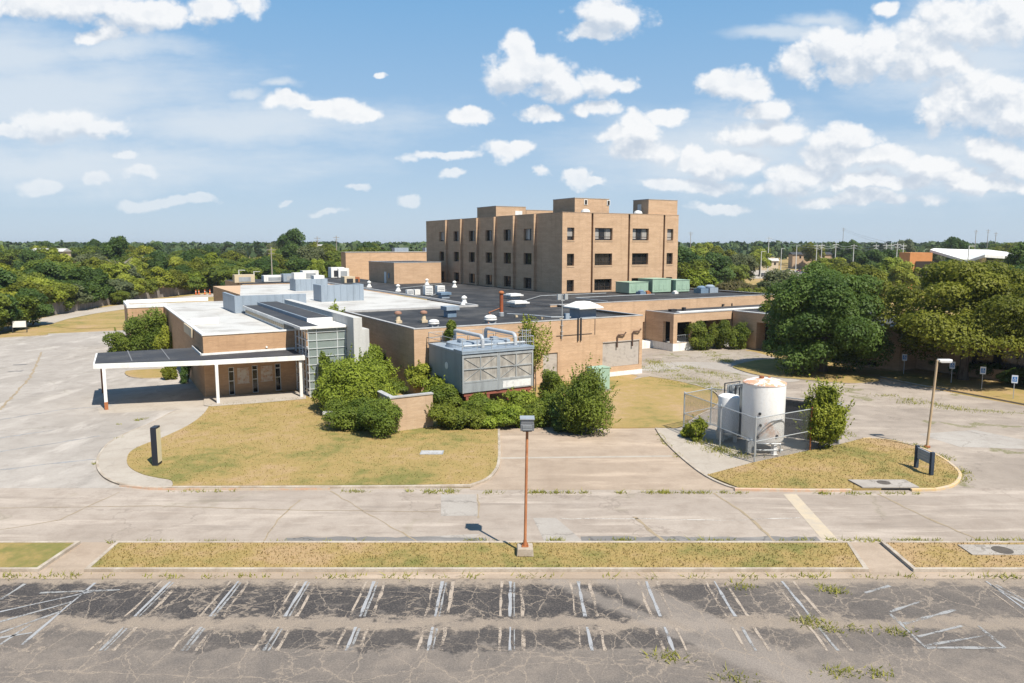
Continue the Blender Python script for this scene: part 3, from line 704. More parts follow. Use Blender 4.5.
# ------------------------------------------------------------------ main tower
R0, R1, D0, D1, ZT = 64.6, 88.4, 96.26, 149.0, 18.5
tw = BT('hospital_tower', 'tall tan brick hospital block with rows of square windows, rising behind the low wings', 'building', R0, D0, 0)
rows_ = [(14.25,16.2), (10.25,12.15), (6.2,8.05)]
fins = [138.6,131.7,124.85,118.0,111.15,104.3]
wl = [(d+0.75, d+3.7) for d in fins]; wl[0] = (139.5,142.3)
opsL = [(a,b_,z0,z1) for (a,b_) in wl for (z0,z1) in rows_]
RW = [(65.5,66.85),(70.85,74.33),(78.46,81.9),(85.93,87.3)]
opsF = [(a,b_,z0,z1) for (a,b_) in RW for (z0,z1) in rows_]
GR = [(70.12,70.5),(77.55,77.93),(85.05,85.43)]
m = tw.mb()
m.wall('R', R0, D0, D1, 0, ZT, opsL, 0.42)
# front wall in panels between the vertical grooves
edges = [R0] + [q for g_ in GR for q in g_] + [R1]
for i in range(0, len(edges), 2):
    a, b_ = edges[i], edges[i+1]
    m.wall('D', D0, a, b_, 0, ZT, [o for o in opsF if a <= o[0] and o[1] <= b_], 0.42)
for (a, b_) in GR:
    m.quad((a,D0+0.55,0),(b_,D0+0.55,0),(b_,D0+0.55,ZT),(a,D0+0.55,ZT))
    for q in (a, b_): m.quad((q,D0,0),(q,D0+0.55,0),(q,D0+0.55,ZT),(q,D0,ZT))
m.quad((R1,D0,0),(R1,D1,0),(R1,D1,ZT),(R1,D0,ZT)); m.quad((R0,D1,0),(R1,D1,0),(R1,D1,ZT),(R0,D1,ZT))
tw.part(m, 'wall', M_BRICK)
tw.part(tw.mb().box(R0+0.6,R1-0.6,D0+0.6,D1-0.6,17.6,17.9), 'roof', M_TAR)
m = tw.mb(); m.ring(R0-0.03,R1+0.03,D0-0.03,D1+0.03,ZT,ZT+0.09,0.62); tw.part(m, 'coping', mat('tan_coping', f_dirty((0.38,0.27,0.185),(0.25,0.18,0.13),1.0,0.6), rough=0.8))
for d in fins: tw.part(tw.mb().box(R0-0.46,R0-0.003,d-0.35,d+0.35,0,ZT-0.004), 'buttress', M_BRICK)
rr = random.Random(3)
for (a, b_) in wl:
    for j, (z0, z1) in enumerate(rows_):
        bl = [(0.55,1.0,0.1,1.0)] if (j == 0 and rr.random() < 0.3) else None
        window(tw, 'R', R0+0.40, a, b_, z0, z1, 1, bl)
for i, (a, b_) in enumerate(RW):
    for j, (z0, z1) in enumerate(rows_):
        bl = None
        if j == 0: bl = [(0.03,0.30,0.1,0.95),(0.62,0.97,0.1,0.95)] if i in (1,2) else [(0.1,0.95,0.3 if i==0 else 0.05,0.95)]
        window(tw, 'D', D0+0.40, a, b_, z0, z1, 2 if i in (1,2) else 0, bl, rows=(z0+0.55,))
        mm = tw.mb(); mm.box(a-0.05,b_+0.05,D0-0.05,D0-0.003,z0-0.22,z0-0.02)
        tw.part(mm, 'sill', M_BRICKPALE)
# rooftop blocks
def penthouse(r0,r1,d0,d1,z1,extra=None):
    m = tw.mb(); m.box(r0,r1,d0,d1,17.9,z1); p = tw.part(m, 'penthouse', M_BRICK)
    tw.part(tw.mb().ring(r0-0.05,r1+0.05,d0-0.05,d1+0.05,z1,z1+0.1,0.4), 'coping', M_COPING, p)
    if extra: extra(p)
def vents3(p):
    for a in (71.0, 75.6):
        q = tw.mb(); q.box(a,a+0.65,99.52,99.6,20.0,20.85,0); q.box(a+0.12,a+0.53,99.47,99.515,20.1,20.75,1); tw.part(q, 'wall_vent', [M_WHITE, M_DARKIN], p)
def door4(p):
    q = tw.mb(); q.box(81.90,81.99,98.4,99.3,17.9,20.3); tw.part(q, 'door', M_WHITE, p)
def door1(p):
    q = tw.mb(); q.box(74.6,76.2,127.9,127.985,17.9,20.2); tw.part(q, 'door', M_WHITE, p)
penthouse(70.3,77.1,128,136,21.0,door1); penthouse(80.2,87.6,133,141,20.7)
penthouse(69.2,76.1,99.6,106,21.0,vents3); penthouse(82.0,88.36,96.6,100.6,21.0,door4)
for (a,d) in ((69.9,97.6),(80.6,97.6)):
    m = tw.mb(); m.lathe((a,d,17.9),[(0.5,0),(0.5,0.75),(0.75,0.8),(0.6,1.15),(0.2,1.3)],16); tw.part(m, 'roof_ventilator', M_WHITE, smooth=True)

# ------------------------------------------------------------------ main low wing round the tower
ZR = 6.15
pw = BT('podium_wing', 'flat black-roofed single-storey tan brick wing around the foot of the tower', 'building', 49.3, 76, 0)
m = pw.mb()
m.wall('D', 76.0, 49.3, 89.7, 0, ZR-0.01, [(62.6,64.3,0.95,3.35),(58.5,62.0,0.95,3.2)], 2.2)
m.quad((89.7,76,0),(89.7,96,0),(89.7,96,ZR-.01),(89.7,76,ZR-.01))
pw.part(m, 'wall', M_BRICK)
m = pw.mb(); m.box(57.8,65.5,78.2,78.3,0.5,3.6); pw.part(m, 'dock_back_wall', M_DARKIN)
m = pw.mb(); m.sheet([(42.0,81.2),(49.35,81.2),(49.35,76.3),(89.4,76.3),(89.4,97),(88.4,97),(88.4,152),(42.0,152)], ZR-0.2); pw.part(m, 'roof', M_TAR)
m = pw.mb(); m.box(49.3,89.73,75.97,76.3,ZR-0.009,ZR+0.06); m.box(89.4,89.73,76.3,96,ZR-0.009,ZR+0.06); m.box(41.7,42.05,81.2,152,ZR-0.25,ZR+0.02); pw.part(m, 'coping', M_COPING)
for q in ([(50,84,6.08),(58,92,6.08),(70,92,6.08)],[(44,100,6.08),(52,112,6.08)],[(60,78.5,6.08),(60,86,6.08),(75,86.5,6.08)],[(47,120,6.08),(60,131,6.08)]):
    pw.part(pw.mb().tube(q, .06, 6), 'roof_conduit', M_GALV)
m = pw.mb(); m.box(58,66,74.5,76,0,0.9); pw.part(m, 'loading_dock', M_WHITE)
m = pw.mb(); m.box(78.4,78.75,75.8,75.96,4.9,5.15); m.box(80.3,80.42,75.85,75.96,3.6,5.2); pw.part(m, 'wall_lamp', M_DARKMET)

bb = BT('roof_block', 'windowless tan brick block with one dark side left of the tower', 'building', 52.2, 136.3, 6)
bb.part(bb.mb().box(52.2,62.2,136.3,151,5.9,10.05), 'wall', M_BRICK)
bb.part(bb.mb().ring(52.15,62.25,136.25,151.05,10.05,10.14,0.4), 'coping', M_COPING)
bb.part(bb.mb().box(52.6,61.8,136.7,150.6,10.05,10.09), 'roof', M_TAR2)
m = bb.mb(); m.box(52.12,52.19,140.5,141.6,5.9,8.2); bb.part(m, 'door', M_WHITE)
m = bb.mb(); m.box(52.0,52.19,138.8,139.2,7.0,8.0); bb.part(m, 'electrical_box', M_GREYMET)
cb = BT('far_hall', 'long blank tan brick hall far behind the left roofs', 'building', 60, 190, 0)
def at_D(x, y, D):
    r = ray(x, y); q = (r[0]*C30+r[1]*S30, -r[0]*S30+r[1]*C30, r[2]); t = D/q[1]; return q[0]*t, CAM_H+q[2]*t
def at_R(x, y, R):
    r = ray(x, y); q = (r[0]*C30+r[1]*S30, -r[0]*S30+r[1]*C30, r[2]); t = R/q[0]; return q[1]*t, CAM_H+q[2]*t
ra, za = at_D(345.5,252.5,190); rb, zb = at_D(427,251,190)
cb.part(cb.mb().box(ra,rb+8,190,194,0,za), 'wall', M_BRICK)
cb.part(cb.mb().ring(ra-0.1,rb+8.1,189.9,194.1,za,za+0.15,0.5), 'coping', M_COPING)
for k in range(3): cb.part(cb.mb().box(ra+14+k*9,ra+18+k*9,191,193,za,za+1.2), 'rooftop_unit', M_GREYMET)

# ------------------------------------------------------------------ portico and right wing
po = BT('portico_wing', 'low tan brick corner porch on a white plinth with square openings', 'building', 64.45, 70.55, 0)
m = po.mb()
m.wall('D', 70.55, 64.45, 74.75, 1.0, 4.8, [(65.1,67.5,1.02,3.7),(68.3,74.7,1.02,3.7)], 0.45)
m.wall('R', 64.45, 70.55, 75.96, 1.0, 4.8, [(71.2,72.5,1.02,3.75)], 0.45)
po.part(m, 'wall', M_BRICK)
m = po.mb(); m.box(64.43,74.74,70.53,75.95,0,0.999); po.part(m, 'plinth', M_WHITE)
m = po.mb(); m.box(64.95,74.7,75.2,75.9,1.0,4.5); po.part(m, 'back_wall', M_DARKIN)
m = po.mb(); m.box(64.47,88,70.57,75.95,4.62,4.80); po.part(m, 'roof', M_TAR2)
m = po.mb(); m.box(64.42,74.8,70.50,70.9,4.803,4.9); m.box(64.42,64.8,70.9,75.95,4.803,4.9); po.part(m, 'coping', M_COPING)
m = po.mb(); m.box(66.0,86.0,71.2,71.9,4.805,4.95); po.part(m, 'roof_edge_strip', M_WHITE)
for (a, b_) in ((65.1,67.5),(68.3,74.7)):
    m = po.mb(); m.box(a+.02,b_-.02,70.66,70.70,2.0,2.05); m.box(a+.02,b_-.02,70.66,70.70,1.05,1.1)
    n_ = int((b_-a)/0.35)
    for k in range(n_): m.box(a+.1+k*0.35,a+.13+k*0.35,70.67,70.69,1.1,2.0)
    po.part(m, 'railing', M_GALV)
m = po.mb(); m.box(70.4,70.52,71.4,71.52,1.0,4.6); po.part(m, 'pipe', M_ALU)
m = po.mb(); m.box(68.4,68.8,73,73.4,4.8,5.3); m.box(66.6,67.6,73.4,74,4.8,5.1); po.part(m, 'roof_vent', M_DARKMET)

rw = BT('shaded_wing', 'long low tan brick wing with deep dark openings standing behind the right trees', 'building', 74.78, 30, 0)
m = rw.mb()
m.wall('R', 74.78, 46.8, 70.4, 0, 4.75, [(49.4,55.5,0.05,3.6),(57.0,66.3,0.05,3.6)], 1.6)
m.quad((74.78,46.8,0),(78.0,46.8,0),(78.0,46.8,4.75),(74.78,46.8,4.75))
m.wall('R', 78.0, 34.0, 46.8, 0, 4.75, [(35.4,41.5,1.2,3.2)], 0.8)
m.quad((75.4,34.0,0),(78.0,34.0,0),(78.0,34.0,4.9),(75.4,34.0,4.9))
m.wall('R', 75.4, 18, 34.0, 0, 4.9, [(20,26,1.1,3.0),(28.5,32.6,1.1,3.0)], 0.6)
rw.part(m, 'wall', M_BRICK)
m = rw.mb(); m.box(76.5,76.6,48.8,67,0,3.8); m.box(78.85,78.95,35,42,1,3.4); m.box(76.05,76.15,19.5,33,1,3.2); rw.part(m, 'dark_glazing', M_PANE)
m = rw.mb(); m.box(74.9,90,46.95,70.4,4.5,4.72); m.box(78.05,90,34.05,46.95,4.5,4.7); m.box(75.5,90,18,34,4.6,4.86); rw.part(m, 'roof', M_TAR2)
m = rw.mb(); m.box(74.72,75.1,46.75,70.3,4.752,4.87); m.box(77.95,78.3,34.3,46.7,4.752,4.85); m.box(75.34,75.8,18,34.2,4.902,5.05); m.box(75.8,78.3,33.9,34.2,4.902,5.05); rw.part(m, 'coping', M_WHITE)

# ------------------------------------------------------------------ mechanical wing (centre)
DC = 60.1
mw = BT('mechanical_wing', 'black-roofed tan brick wing with a wide louvre, behind the cooling towers', 'building', 24.75, DC, 0)
m = mw.mb()
m.wall('D', DC, 24.75, 50.6, 0, ZR-0.01, [(45.4,50.2,1.0,3.55),(38.2,39.9,0,3.0)], 0.14)
m.wall('R', 24.75, DC, 81.0, 0, ZR-0.01, [(61.3,62.6,0,2.4)], 0.3)
m.quad((50.6,DC,0),(50.6,76,0),(50.6,76,ZR-.01),(50.6,DC,ZR-.01))
mw.part(m, 'wall', M_BRICK)
mw.part(mw.mb().sheet([(25.05,DC+.3),(50.3,DC+.3),(50.3,76.3),(49.3,76.3),(49.3,81.2),(25.05,81.2)], ZR-0.22), 'roof', M_TAR)
m = mw.mb(); m.box(24.72,50.63,DC-.03,DC+.3,ZR-0.009,ZR+.07); m.box(24.72,25.05,DC+.3,81,ZR-0.009,ZR+.07); m.box(50.3,50.63,DC+.3,75.96,ZR-0.009,ZR+.07); m.box(25.05,41.7,80.8,81.2,ZR-.2,ZR+.03)
mw.part(m, 'coping', M_COPING)
m = mw.mb(); m.box(46.2,50.62,DC-.06,DC-.004,0,.45); mw.part(m, 'white_base_band', M_WHITE)
m = mw.mb(); m.box(45.42,50.18,DC+.07,DC+.13,1.02,3.53); m.box(45.4,50.2,DC-.03,DC-.003,3.56,3.66); mw.part(m, 'louvre_panel', M_LOUVER)
m = mw.mb(); m.box(38.22,39.88,DC+.1,DC+.135,0,2.98); mw.part(m, 'door', M_LOUVER)
m = mw.mb(); m.box(24.80,24.88,61.32,62.58,0,2.38); mw.part(m, 'door', M_BEIGE)
for a, zt_ in ((47.2,4.3),(49.2,4.55)):
    m = mw.mb(); m.tube([(a,DC-.1,3.0),(a,DC-.1,zt_-.15),(a+.1,DC-.13,zt_),(a+.8,DC-.2,zt_),(a+1.0,DC-.25,zt_+.25)], 0.075, 8); mw.part(m, 'exhaust_pipe', mat('brown_pipe', col=(0.10,0.06,0.045), rough=.8), smooth=True)
m = mw.mb()
for a in (42.2,42.55): m.box(a,a+.14,DC-.12,DC-.004,4.0,6.3)
m.box(39.7,44.0,DC-.05,DC-.004,4.62,4.66); m.box(44.35,44.39,DC-.05,DC-.004,4.5,6.1)
mw.part(m, 'conduit', M_DARKMET)
m = mw.mb(); m.cyl((40.3,DC-.12,4.3),(40.3,DC-.12,8.6),.045,n=8)
m.box(39.7,40.15,DC-.25,DC-.05,8.2,8.75); m.box(40.55,40.9,DC-.25,DC-.05,8.2,8.75); m.box(40.1,40.6,DC-.17,DC-.09,8.1,8.2)
for z in (4.6,5.0,5.6): m.box(40.18,40.42,DC-.2,DC-.02,z,z+.06)
mw.part(m, 'floodlight_mast', M_GALV)

# ------------------------------------------------------------------ white-roofed middle block
mb_ = BT('white_roof_block', 'white membrane roof area between the entrance pavilion and the black roofs', 'building', 16, 81.2, 0)
mb_.part(mb_.mb().box(21.0,41.7,81.25,150,0,5.75), 'wall', M_BRICK)
mb_.part(mb_.mb().sheet([(20.3,118),(21.2,113.5),(21.2,81.3),(41.65,81.3),(41.65,150),(26,150)], 5.78), 'roof', M_WROOF)
m = mb_.mb(); m.box(21.2,41.6,81.25,81.6,5.79,6.12); m.box(20.9,21.2,88.1,113,5.79,6.1); mb_.part(m, 'parapet', M_WHITE)

# ------------------------------------------------------------------ entrance pavilion
EP0 = 69.2
ep = BT('entrance_pavilion', 'entrance pavilion with a long white-edged canopy, glass stair corner and white fin wall', 'building', 8.6, EP0, 0)
ZE = 5.6
wops = [(10.6,11.1,0.08,2.62),(12.63,13.15,0.08,2.62),(14.68,15.2,0.08,2.62)]
m = ep.mb()
m.wall('D', EP0, 8.62, 16.6, 0, ZE, wops, 0.2)
m.wall('R', 8.62, EP0, 104.6, 0, ZE, [], 0.2)
m.wall('D', 104.6, 4.4, 8.62, 0, ZE, [], 0.2); m.wall('R', 4.4, 104.6, 113.4, 0, ZE)
ep.part(m, 'wall', M_BRICK2)
ep.part(ep.mb().sheet([(8.9,EP0+.3),(20.2,EP0+.3),(20.2,113.2),(4.7,113.2),(4.7,104.9),(8.9,104.9)], ZE-0.12), 'roof', M_WROOF)
m = ep.mb(); h = ZE+.13
m.box(8.55,16.6,EP0-.06,EP0+.3,ZE,h); m.box(8.55,8.9,EP0+.3,104.54,ZE,h); m.box(4.33,8.9,104.54,104.9,ZE,h+.25); m.box(4.33,4.7,104.9,113.5,ZE,h+.25); m.box(4.7,15.1,113.2,113.5,ZE,h+.35)
m.box(8.95,11.6,80.2,80.5,ZE-.1,ZE+.55); m.box(8.95,11.6,80.5,83,ZE-.1,ZE+.1)
ep.part(m, 'parapet', M_WHITE)
for i, (a, b_, z0, z1) in enumerate(wops):
    window(ep, 'D', EP0+.12, a, b_, z0, z1, 0, None, fr=.06, fm=M_ALU, rows=(1.35,2.2))
for a, b_ in ((11.35,12.35),(13.4,14.42)):
    m = ep.mb(); m.box(a,b_,EP0-.05,EP0-.003,1.1,2.52); m.box(a-.05,b_+.05,EP0-.02,EP0-.003,1.05,1.098); ep.part(m, 'mural_panel', M_MOSAIC)
m = ep.mb(); m.box(8.42,8.6,75.4,81.6,4.75,5.62); ep.part(m, 'fascia_sign', M_BEIGE)
m = ep.mb(); m.cyl((14.0,EP0-.12,4.25),(14.0,EP0-.004,4.25),.09,n=10); ep.part(m, 'wall_lamp', M_WHITE)
# canopy: a thin slab over the drive, white edge, dark deck
cz0, cz1 = 3.45, 3.86
FL, FM_, FR = GB(93,364,cz1), GB(204,360.5,cz1), GB(304.6,355.4,cz1)
BL = GB(94.6,353,cz1)
front = [FL, FM_, (16.35, FR[1])]
poly = front + [(16.35, EP0-.07), (8.56, EP0-.07), (8.56, 75.2), (BL[0]+.1, BL[1])]
m = ep.mb(); m.prism(poly, cz0, cz1-0.03, 0, 0); can = ep.part(m, 'canopy', M_WHITE)
dk = [(FL[0]+.12,FL[1]+.25),(FM_[0],FM_[1]+.25),(16.3,FR[1]+.3),(16.3,EP0-.1),(8.5,EP0-.1),(8.5,75.0),(BL[0]+.25,BL[1]-.1)]
ep.part(ep.mb().sheet(dk, cz1+.012), 'canopy_deck', M_TAR2, can)
m = ep.mb()
for k in (.33,.66):
    a = FL[0]+(8.6-FL[0])*k; m.box(a,a+.09,FL[1]-.9*k*2+.6,75.3+(1-k)*.5,cz1+.013,cz1+.05)
ep.part(m, 'deck_seam', mat('seam_grey', col=(.16,.16,.165)), can)
m = ep.mb(); m.box(8.4,16.5,EP0-.16,EP0-.08,cz1+.02,cz1+.2); m.box(8.36,8.46,EP0-.16,75.2,cz1+.02,cz1+.2); ep.part(m, 'flashing', M_WHITE, can)
for (x, y, rust) in ((106.6,409.5,1),(218.3,404.4,0),(301.5,397.9,0)):
    a, d = GB(x, y, 0.02); m = ep.mb(); m.box(a-.12,a+.12,d-.12,d+.12,.62 if rust else .1,cz0-.003)
    c_ = ep.part(m, 'column', M_WHITE)
    if rust: ep.part(ep.mb().box(a-.135,a+.135,d-.135,d+.135,0,.66), 'rusted_base', M_RUST, c_)
a, d = GB(104.5,400,0.02)
ep.part(ep.mb().box(a-.12,a+.12,d+3.6,d+3.84,0,cz0-.003), 'column', M_RUST)
# glass stair corner
GD = 64.6; ga, gb = 16.62, 20.04
m = ep.mb()
m.quad((ga,GD,0),(gb,GD,0),(gb,GD,6.2),(ga,GD,6.2)); m.quad((ga,GD,0),(ga,EP0-.02,0),(ga,EP0-.02,6.2),(ga,GD,6.2))
gl = ep.part(m, 'glazing', M_GLASS)
m = ep.mb()
for q in (ga, ga+.75, ga+2.6, gb-.06): m.box(q-.03,q+.03,GD-.06,GD-.004,0,6.2)
for q in (GD+.9,GD+2.0,GD+3.1,EP0-.15): m.box(ga-.06,ga-.004,q-.03,q+.03,0,6.2)
for k in range(9):
    z = .1+k*.72; m.box(ga-.06,gb,GD-.085,GD-.062,z,z+.055); m.box(ga-.085,ga-.062,GD-.06,EP0-.03,z,z+.055)
ep.part(m, 'mullion_grid', M_ALU, gl)
m = ep.mb(); m.box(ga+.3,gb,EP0+1.5,EP0+1.6,0,6.2); m.box(ga+.1,gb,GD+.1,EP0+1.5,.02,.06); m.box(gb-1.2,gb,GD+1.2,EP0+1,2.6,2.8)
for k in range(8): m.box(ga+1.2+k*.25,ga+1.45+k*.25,GD+1.5,GD+2.9,.3+k*.3,.36+k*.3)
ep.part(m, 'stair_interior', M_INNER)
# fin wall
m = ep.mb(); m.box(20.05,20.82,62.4,88,0,7.2); m.box(20.82,21.45,62.4,64.2,0,6.15)
ep.part(m, 'fin_wall', mat('pale_stucco', f_dirty((.50,.49,.465),(.38,.365,.34),.7,.6,True), rough=.85))
# raised monitor roof
m = ep.mb(); m.box(16.0,20.04,EP0+1.7,90,ZE-.1,6.2); ep.part(m, 'monitor_wall', M_WHITE)
m = ep.mb()
for k in range(22): m.box(15.93,15.99,70.6+k*.88,70.6+k*.88+.55,5.72,6.02)
ep.part(m, 'clerestory_light', M_BEIGE)
m = ep.mb(); m.box(15.9,20.04,GD-.3,91,6.21,6.42); mo = ep.part(m, 'monitor_fascia', M_WHITE)
ep.part(ep.mb().sheet([(16.0,GD),(17.6,GD),(17.6,90.9),(16.0,90.9)],6.428), 'lower_deck', M_TAR2, mo)
m = ep.mb(); m.box(17.6,20.0,68.6,91.2,6.425,6.75); mo2 = ep.part(m, 'upper_fascia', M_GREYMET)
ep.part(ep.mb().sheet([(17.75,68.8),(19.9,68.8),(19.9,91.1),(17.75,91.1)],6.76), 'upper_deck', M_TAR2, mo2)
m = ep.mb(); m.box(17.6,20.0,68.5,68.59,6.425,6.76); ep.part(m, 'front_edge', M_WHITE, mo2)
# metal screen behind the monitor
m = ep.mb(); m.box(15.1,23.5,91.5,91.8,ZE-.1,7.55); m.box(15.1,15.4,91.8,100,ZE-.1,7.55)
for k in range(9): m.box(15.1+k*.93,15.16+k*.93,91.44,91.5,ZE,7.55)
ep.part(m, 'metal_screen', M_GREYMET)
# ------------------------------------------------------------------ roof equipment
ZT_ = ZR - 0.2
def item(name, label, cat, R, D, z=ZT_, group=None): return BT(name, label, cat, R, D, z, group)
def mushroom(R, D, label, h=1.25):
    t = item('mushroom_vent', label, 'roof vent', R, D, group='rusty capped vents on the black roof')
    m = t.mb(); m.box(R-.3,R+.3,D-.3,D+.3,ZT_,ZT_+.25); m.lathe((R,D,ZT_+.25),[(.24,0),(.17,h*.62)],14); t.part(m, 'stack', M_BEIGE, smooth=True)
    m = t.mb(); m.lathe((R,D,ZT_+h*.62),[(.36,.1),(.38,.18),(.32,.32),(.1,.40)],14); t.part(m, 'cap', mat('terracotta_paint', f_dirty((.30,.165,.115),(.20,.11,.08),1.2,.6)), smooth=True)
mushroom(26.2, 67.6, 'rust-capped beige roof vent, the left one near the left edge of the black roof')
mushroom(28.6, 66.9, 'rust-capped beige roof vent standing between its twin and the blue box unit')
def fan(R, D, label, s=1.0):
    t = item('exhaust_fan', label, 'roof fan', R, D, group='round roof exhaust fans')
    m = t.mb(); m.box(R-.5*s,R+.5*s,D-.5*s,D+.5*s,ZT_,ZT_+.3*s); t.part(m, 'curb', M_GALV)
    m = t.mb(); m.lathe((R,D,ZT_+.3*s),[(.62*s,0),(.78*s,.12*s),(.78*s,.22*s),(.66*s,.25*s),(.66*s,.34*s),(.74*s,.38*s),(.70*s,.5*s),(.45*s,.66*s),(.1*s,.72*s)],20); t.part(m, 'hood', M_WHITE, smooth=True)
fan(27.9, 62.9, 'low white domed exhaust fan above the cooling towers', .68)
fan(33.9, 62.9, 'larger silver domed exhaust fan near the rusty red pipe', .82)
t = item('blue_roof_unit', 'blue box-shaped ventilation unit with overhanging top on the black roof', 'roof unit', 33.2, 70.6)
m = t.mb(); m.box(32.75,33.75,70.2,71.2,ZT_,ZT_+.75); t.part(m, 'body', M_BLUEMET)
m = t.mb(); m.box(32.5,34.0,69.95,71.45,ZT_+.75,ZT_+1.15); t.part(m, 'hood', M_GREYMET)
t = item('rusty_flue', 'tall rust-red flue pipe standing on the black roof', 'flue', 38.3, 68.6)
m = t.mb(); m.lathe((38.3,68.6,ZT_),[(.28,0),(.28,.4),(.22,.45)],16); t.part(m, 'collar', M_GALV, smooth=True)
m = t.mb(); m.cyl((38.3,68.6,ZT_+.45),(38.3,68.6,ZT_+2.45),.20,n=16); t.part(m, 'pipe', mat('red_rust', f_dirty((.30,.085,.035),(.17,.05,.03),1.3,.7)), smooth=True)
m = t.mb(); m.lathe((38.3,68.6,ZT_+2.45),[(.30,0),(.30,.12),(.15,.26)],16); t.part(m, 'cap', M_RUST, smooth=True)
t = item('gas_pipe_run', 'grey pipe lying across the black roof towards the white hood', 'pipe', 40, 66)
m = t.mb(); m.tube([(38.6,67.9,ZT_+.3),(39.9,66.0,ZT_+.3),(40.7,62.5,ZT_+.3),(42.4,61.5,ZT_+.3)], .07, 8); t.part(m, 'pipe', M_GALV, smooth=True)
m = t.mb(); m.tube([(33.0,61.6,ZT_+.12),(33.9,63.4,ZT_+.12),(36,66,ZT_+.12),(38.6,72,ZT_+.12),(43,77,ZT_+.12)], .05, 6); t.part(m, 'rusty_line', M_RUST)
m = t.mb()
for q in ((39.2,67,),(40.4,63.8),(41.2,61.5)): m.box(q[0]-.15,q[0]+.15,q[1]-.15,q[1]+.15,ZT_,ZT_+.22)
t.part(m, 'support', M_BEIGE)
t = item('roof_hood', 'big white pyramid-topped ventilator hood at the front edge of the black roof', 'roof hood', 43.9, 61.2)
m = t.mb(); m.box(43.4,45.4,61.3,63.2,ZT_,ZT_+1.1); t.part(m, 'curb', M_GREYMET)
m = t.mb(); z = ZT_+1.12
a = [(42.9,60.7),(45.9,60.7),(45.9,63.7),(42.9,63.7)]; b_ = [(43.9,61.8),(45.0,61.8),(45.0,62.8),(43.9,62.8)]
m.add([(*q,z) for q in a]+[(*q,z+.12) for q in a]+[(*q,z+.66) for q in b_], [(3,2,1,0),(8,9,10,11)]+[(i,(i+1)%4,4+(i+1)%4,4+i) for i in range(4)]+[(4+i,4+(i+1)%4,8+(i+1)%4,8+i) for i in range(4)])
t.part(m, 'pyramid_top', M_WHITE)
t = item('electrical_cabinet', 'small blue cabinet at the roof edge beside the floodlight mast', 'cabinet', 40.9, 59.9)
m = t.mb(); m.box(41.1,41.6,60.55,60.85,ZT_,ZT_+.8,0); m.box(41.15,41.55,60.535,60.55,ZT_+.1,ZT_+.8,1); t.part(m, 'body', [M_BLUEMET, M_GREYMET])
for i, (R, D) in enumerate(((52.3,90.2),(46.0,78.2))):
    t = item('stacked_vent', ('wide pale flat-topped vent, the farther of two on the black roof','wide pale flat-topped vent, the nearer of two on the black roof')[i], 'roof vent', R, D, group='flat-topped louvred vents')
    m = t.mb(); m.box(R-.7,R+.7,D-.7,D+.7,ZT_,ZT_+.45); t.part(m, 'base', M_GALV)
    m = t.mb(); m.box(R-1.05,R+1.05,D-1.05,D+1.05,ZT_+.45,ZT_+.62); m.box(R-.8,R+.8,D-.8,D+.8,ZT_+.62,ZT_+.75); t.part(m, 'cover', M_WHITE)
for i, (R, D, s, lab) in enumerate(((43.6,105.4,1.0,'pair of small white hooded vents left of the white condenser boxes'),(45.0,103.6,1.5,'white louvred roof condenser leaning box, first of two'),(47.0,103.6,1.5,'white louvred roof condenser, nearest the dark tower wall'))):
    t = item('white_condenser', lab, 'condenser', R, D, group='white condensers on the black roof')
    m = t.mb()
    if i == 0: m.box(R-1.3,R-.3,D-.4,D+.4,ZT_,ZT_+.8); m.box(R-.1,R+.8,D-.4,D+.4,ZT_,ZT_+.8)
    else: m.box(R-.62,R+.62,D-.6,D+.4,ZT_+.1,ZT_+1.4)
    t.part(m, 'casing', M_WHITE)
    m = t.mb()
    for k in range(4): m.box(R-.5,R+.5,D-.64,D-.605,ZT_+.3+k*.25,ZT_+.37+k*.25) if i else m.box(R-1.2,R-.4,D-.44,D-.405,ZT_+.2+k*.15,ZT_+.26+k*.15)
    t.part(m, 'louvres', M_GALV)
t = item('small_roof_fan', 'small dark-topped fan box on the black roof near the tower', 'roof fan', 44.4, 96.4)
m = t.mb(); m.box(43.8,45.0,95.8,97.0,ZT_,ZT_+.5); t.part(m, 'base', M_GREYMET); m = t.mb(); m.box(43.6,45.2,95.6,97.2,ZT_+.5,ZT_+.85); t.part(m, 'cover', M_BLUEMET)
for i, (R, D, lab) in enumerate(((44.4,128.5,'white roof vent cone farthest left on the black roof'),(44.6,114.8,'white roof vent cone in front of the dark roof block'),(57.7,120.7,'white roof vent cone close to the tower wall'),(41.8,84.6,'white roof vent cone at the corner of the white roof'),(56.8,131,'white roof vent cone at the foot of the tan roof block'))):
    t = item('vent_cone', lab, 'roof vent', R, D, group='small white vent cones')
    m = t.mb(); m.lathe((R,D,ZT_),[(.5,0),(.28,.4),(.22,.8)],12); t.part(m, 'flashing', M_WHITE, smooth=True)
    m = t.mb(); m.lathe((R,D,ZT_+.8),[(.36,0),(.36,.15),(.1,.35)],12); t.part(m, 'cap', M_WHITE, smooth=True)
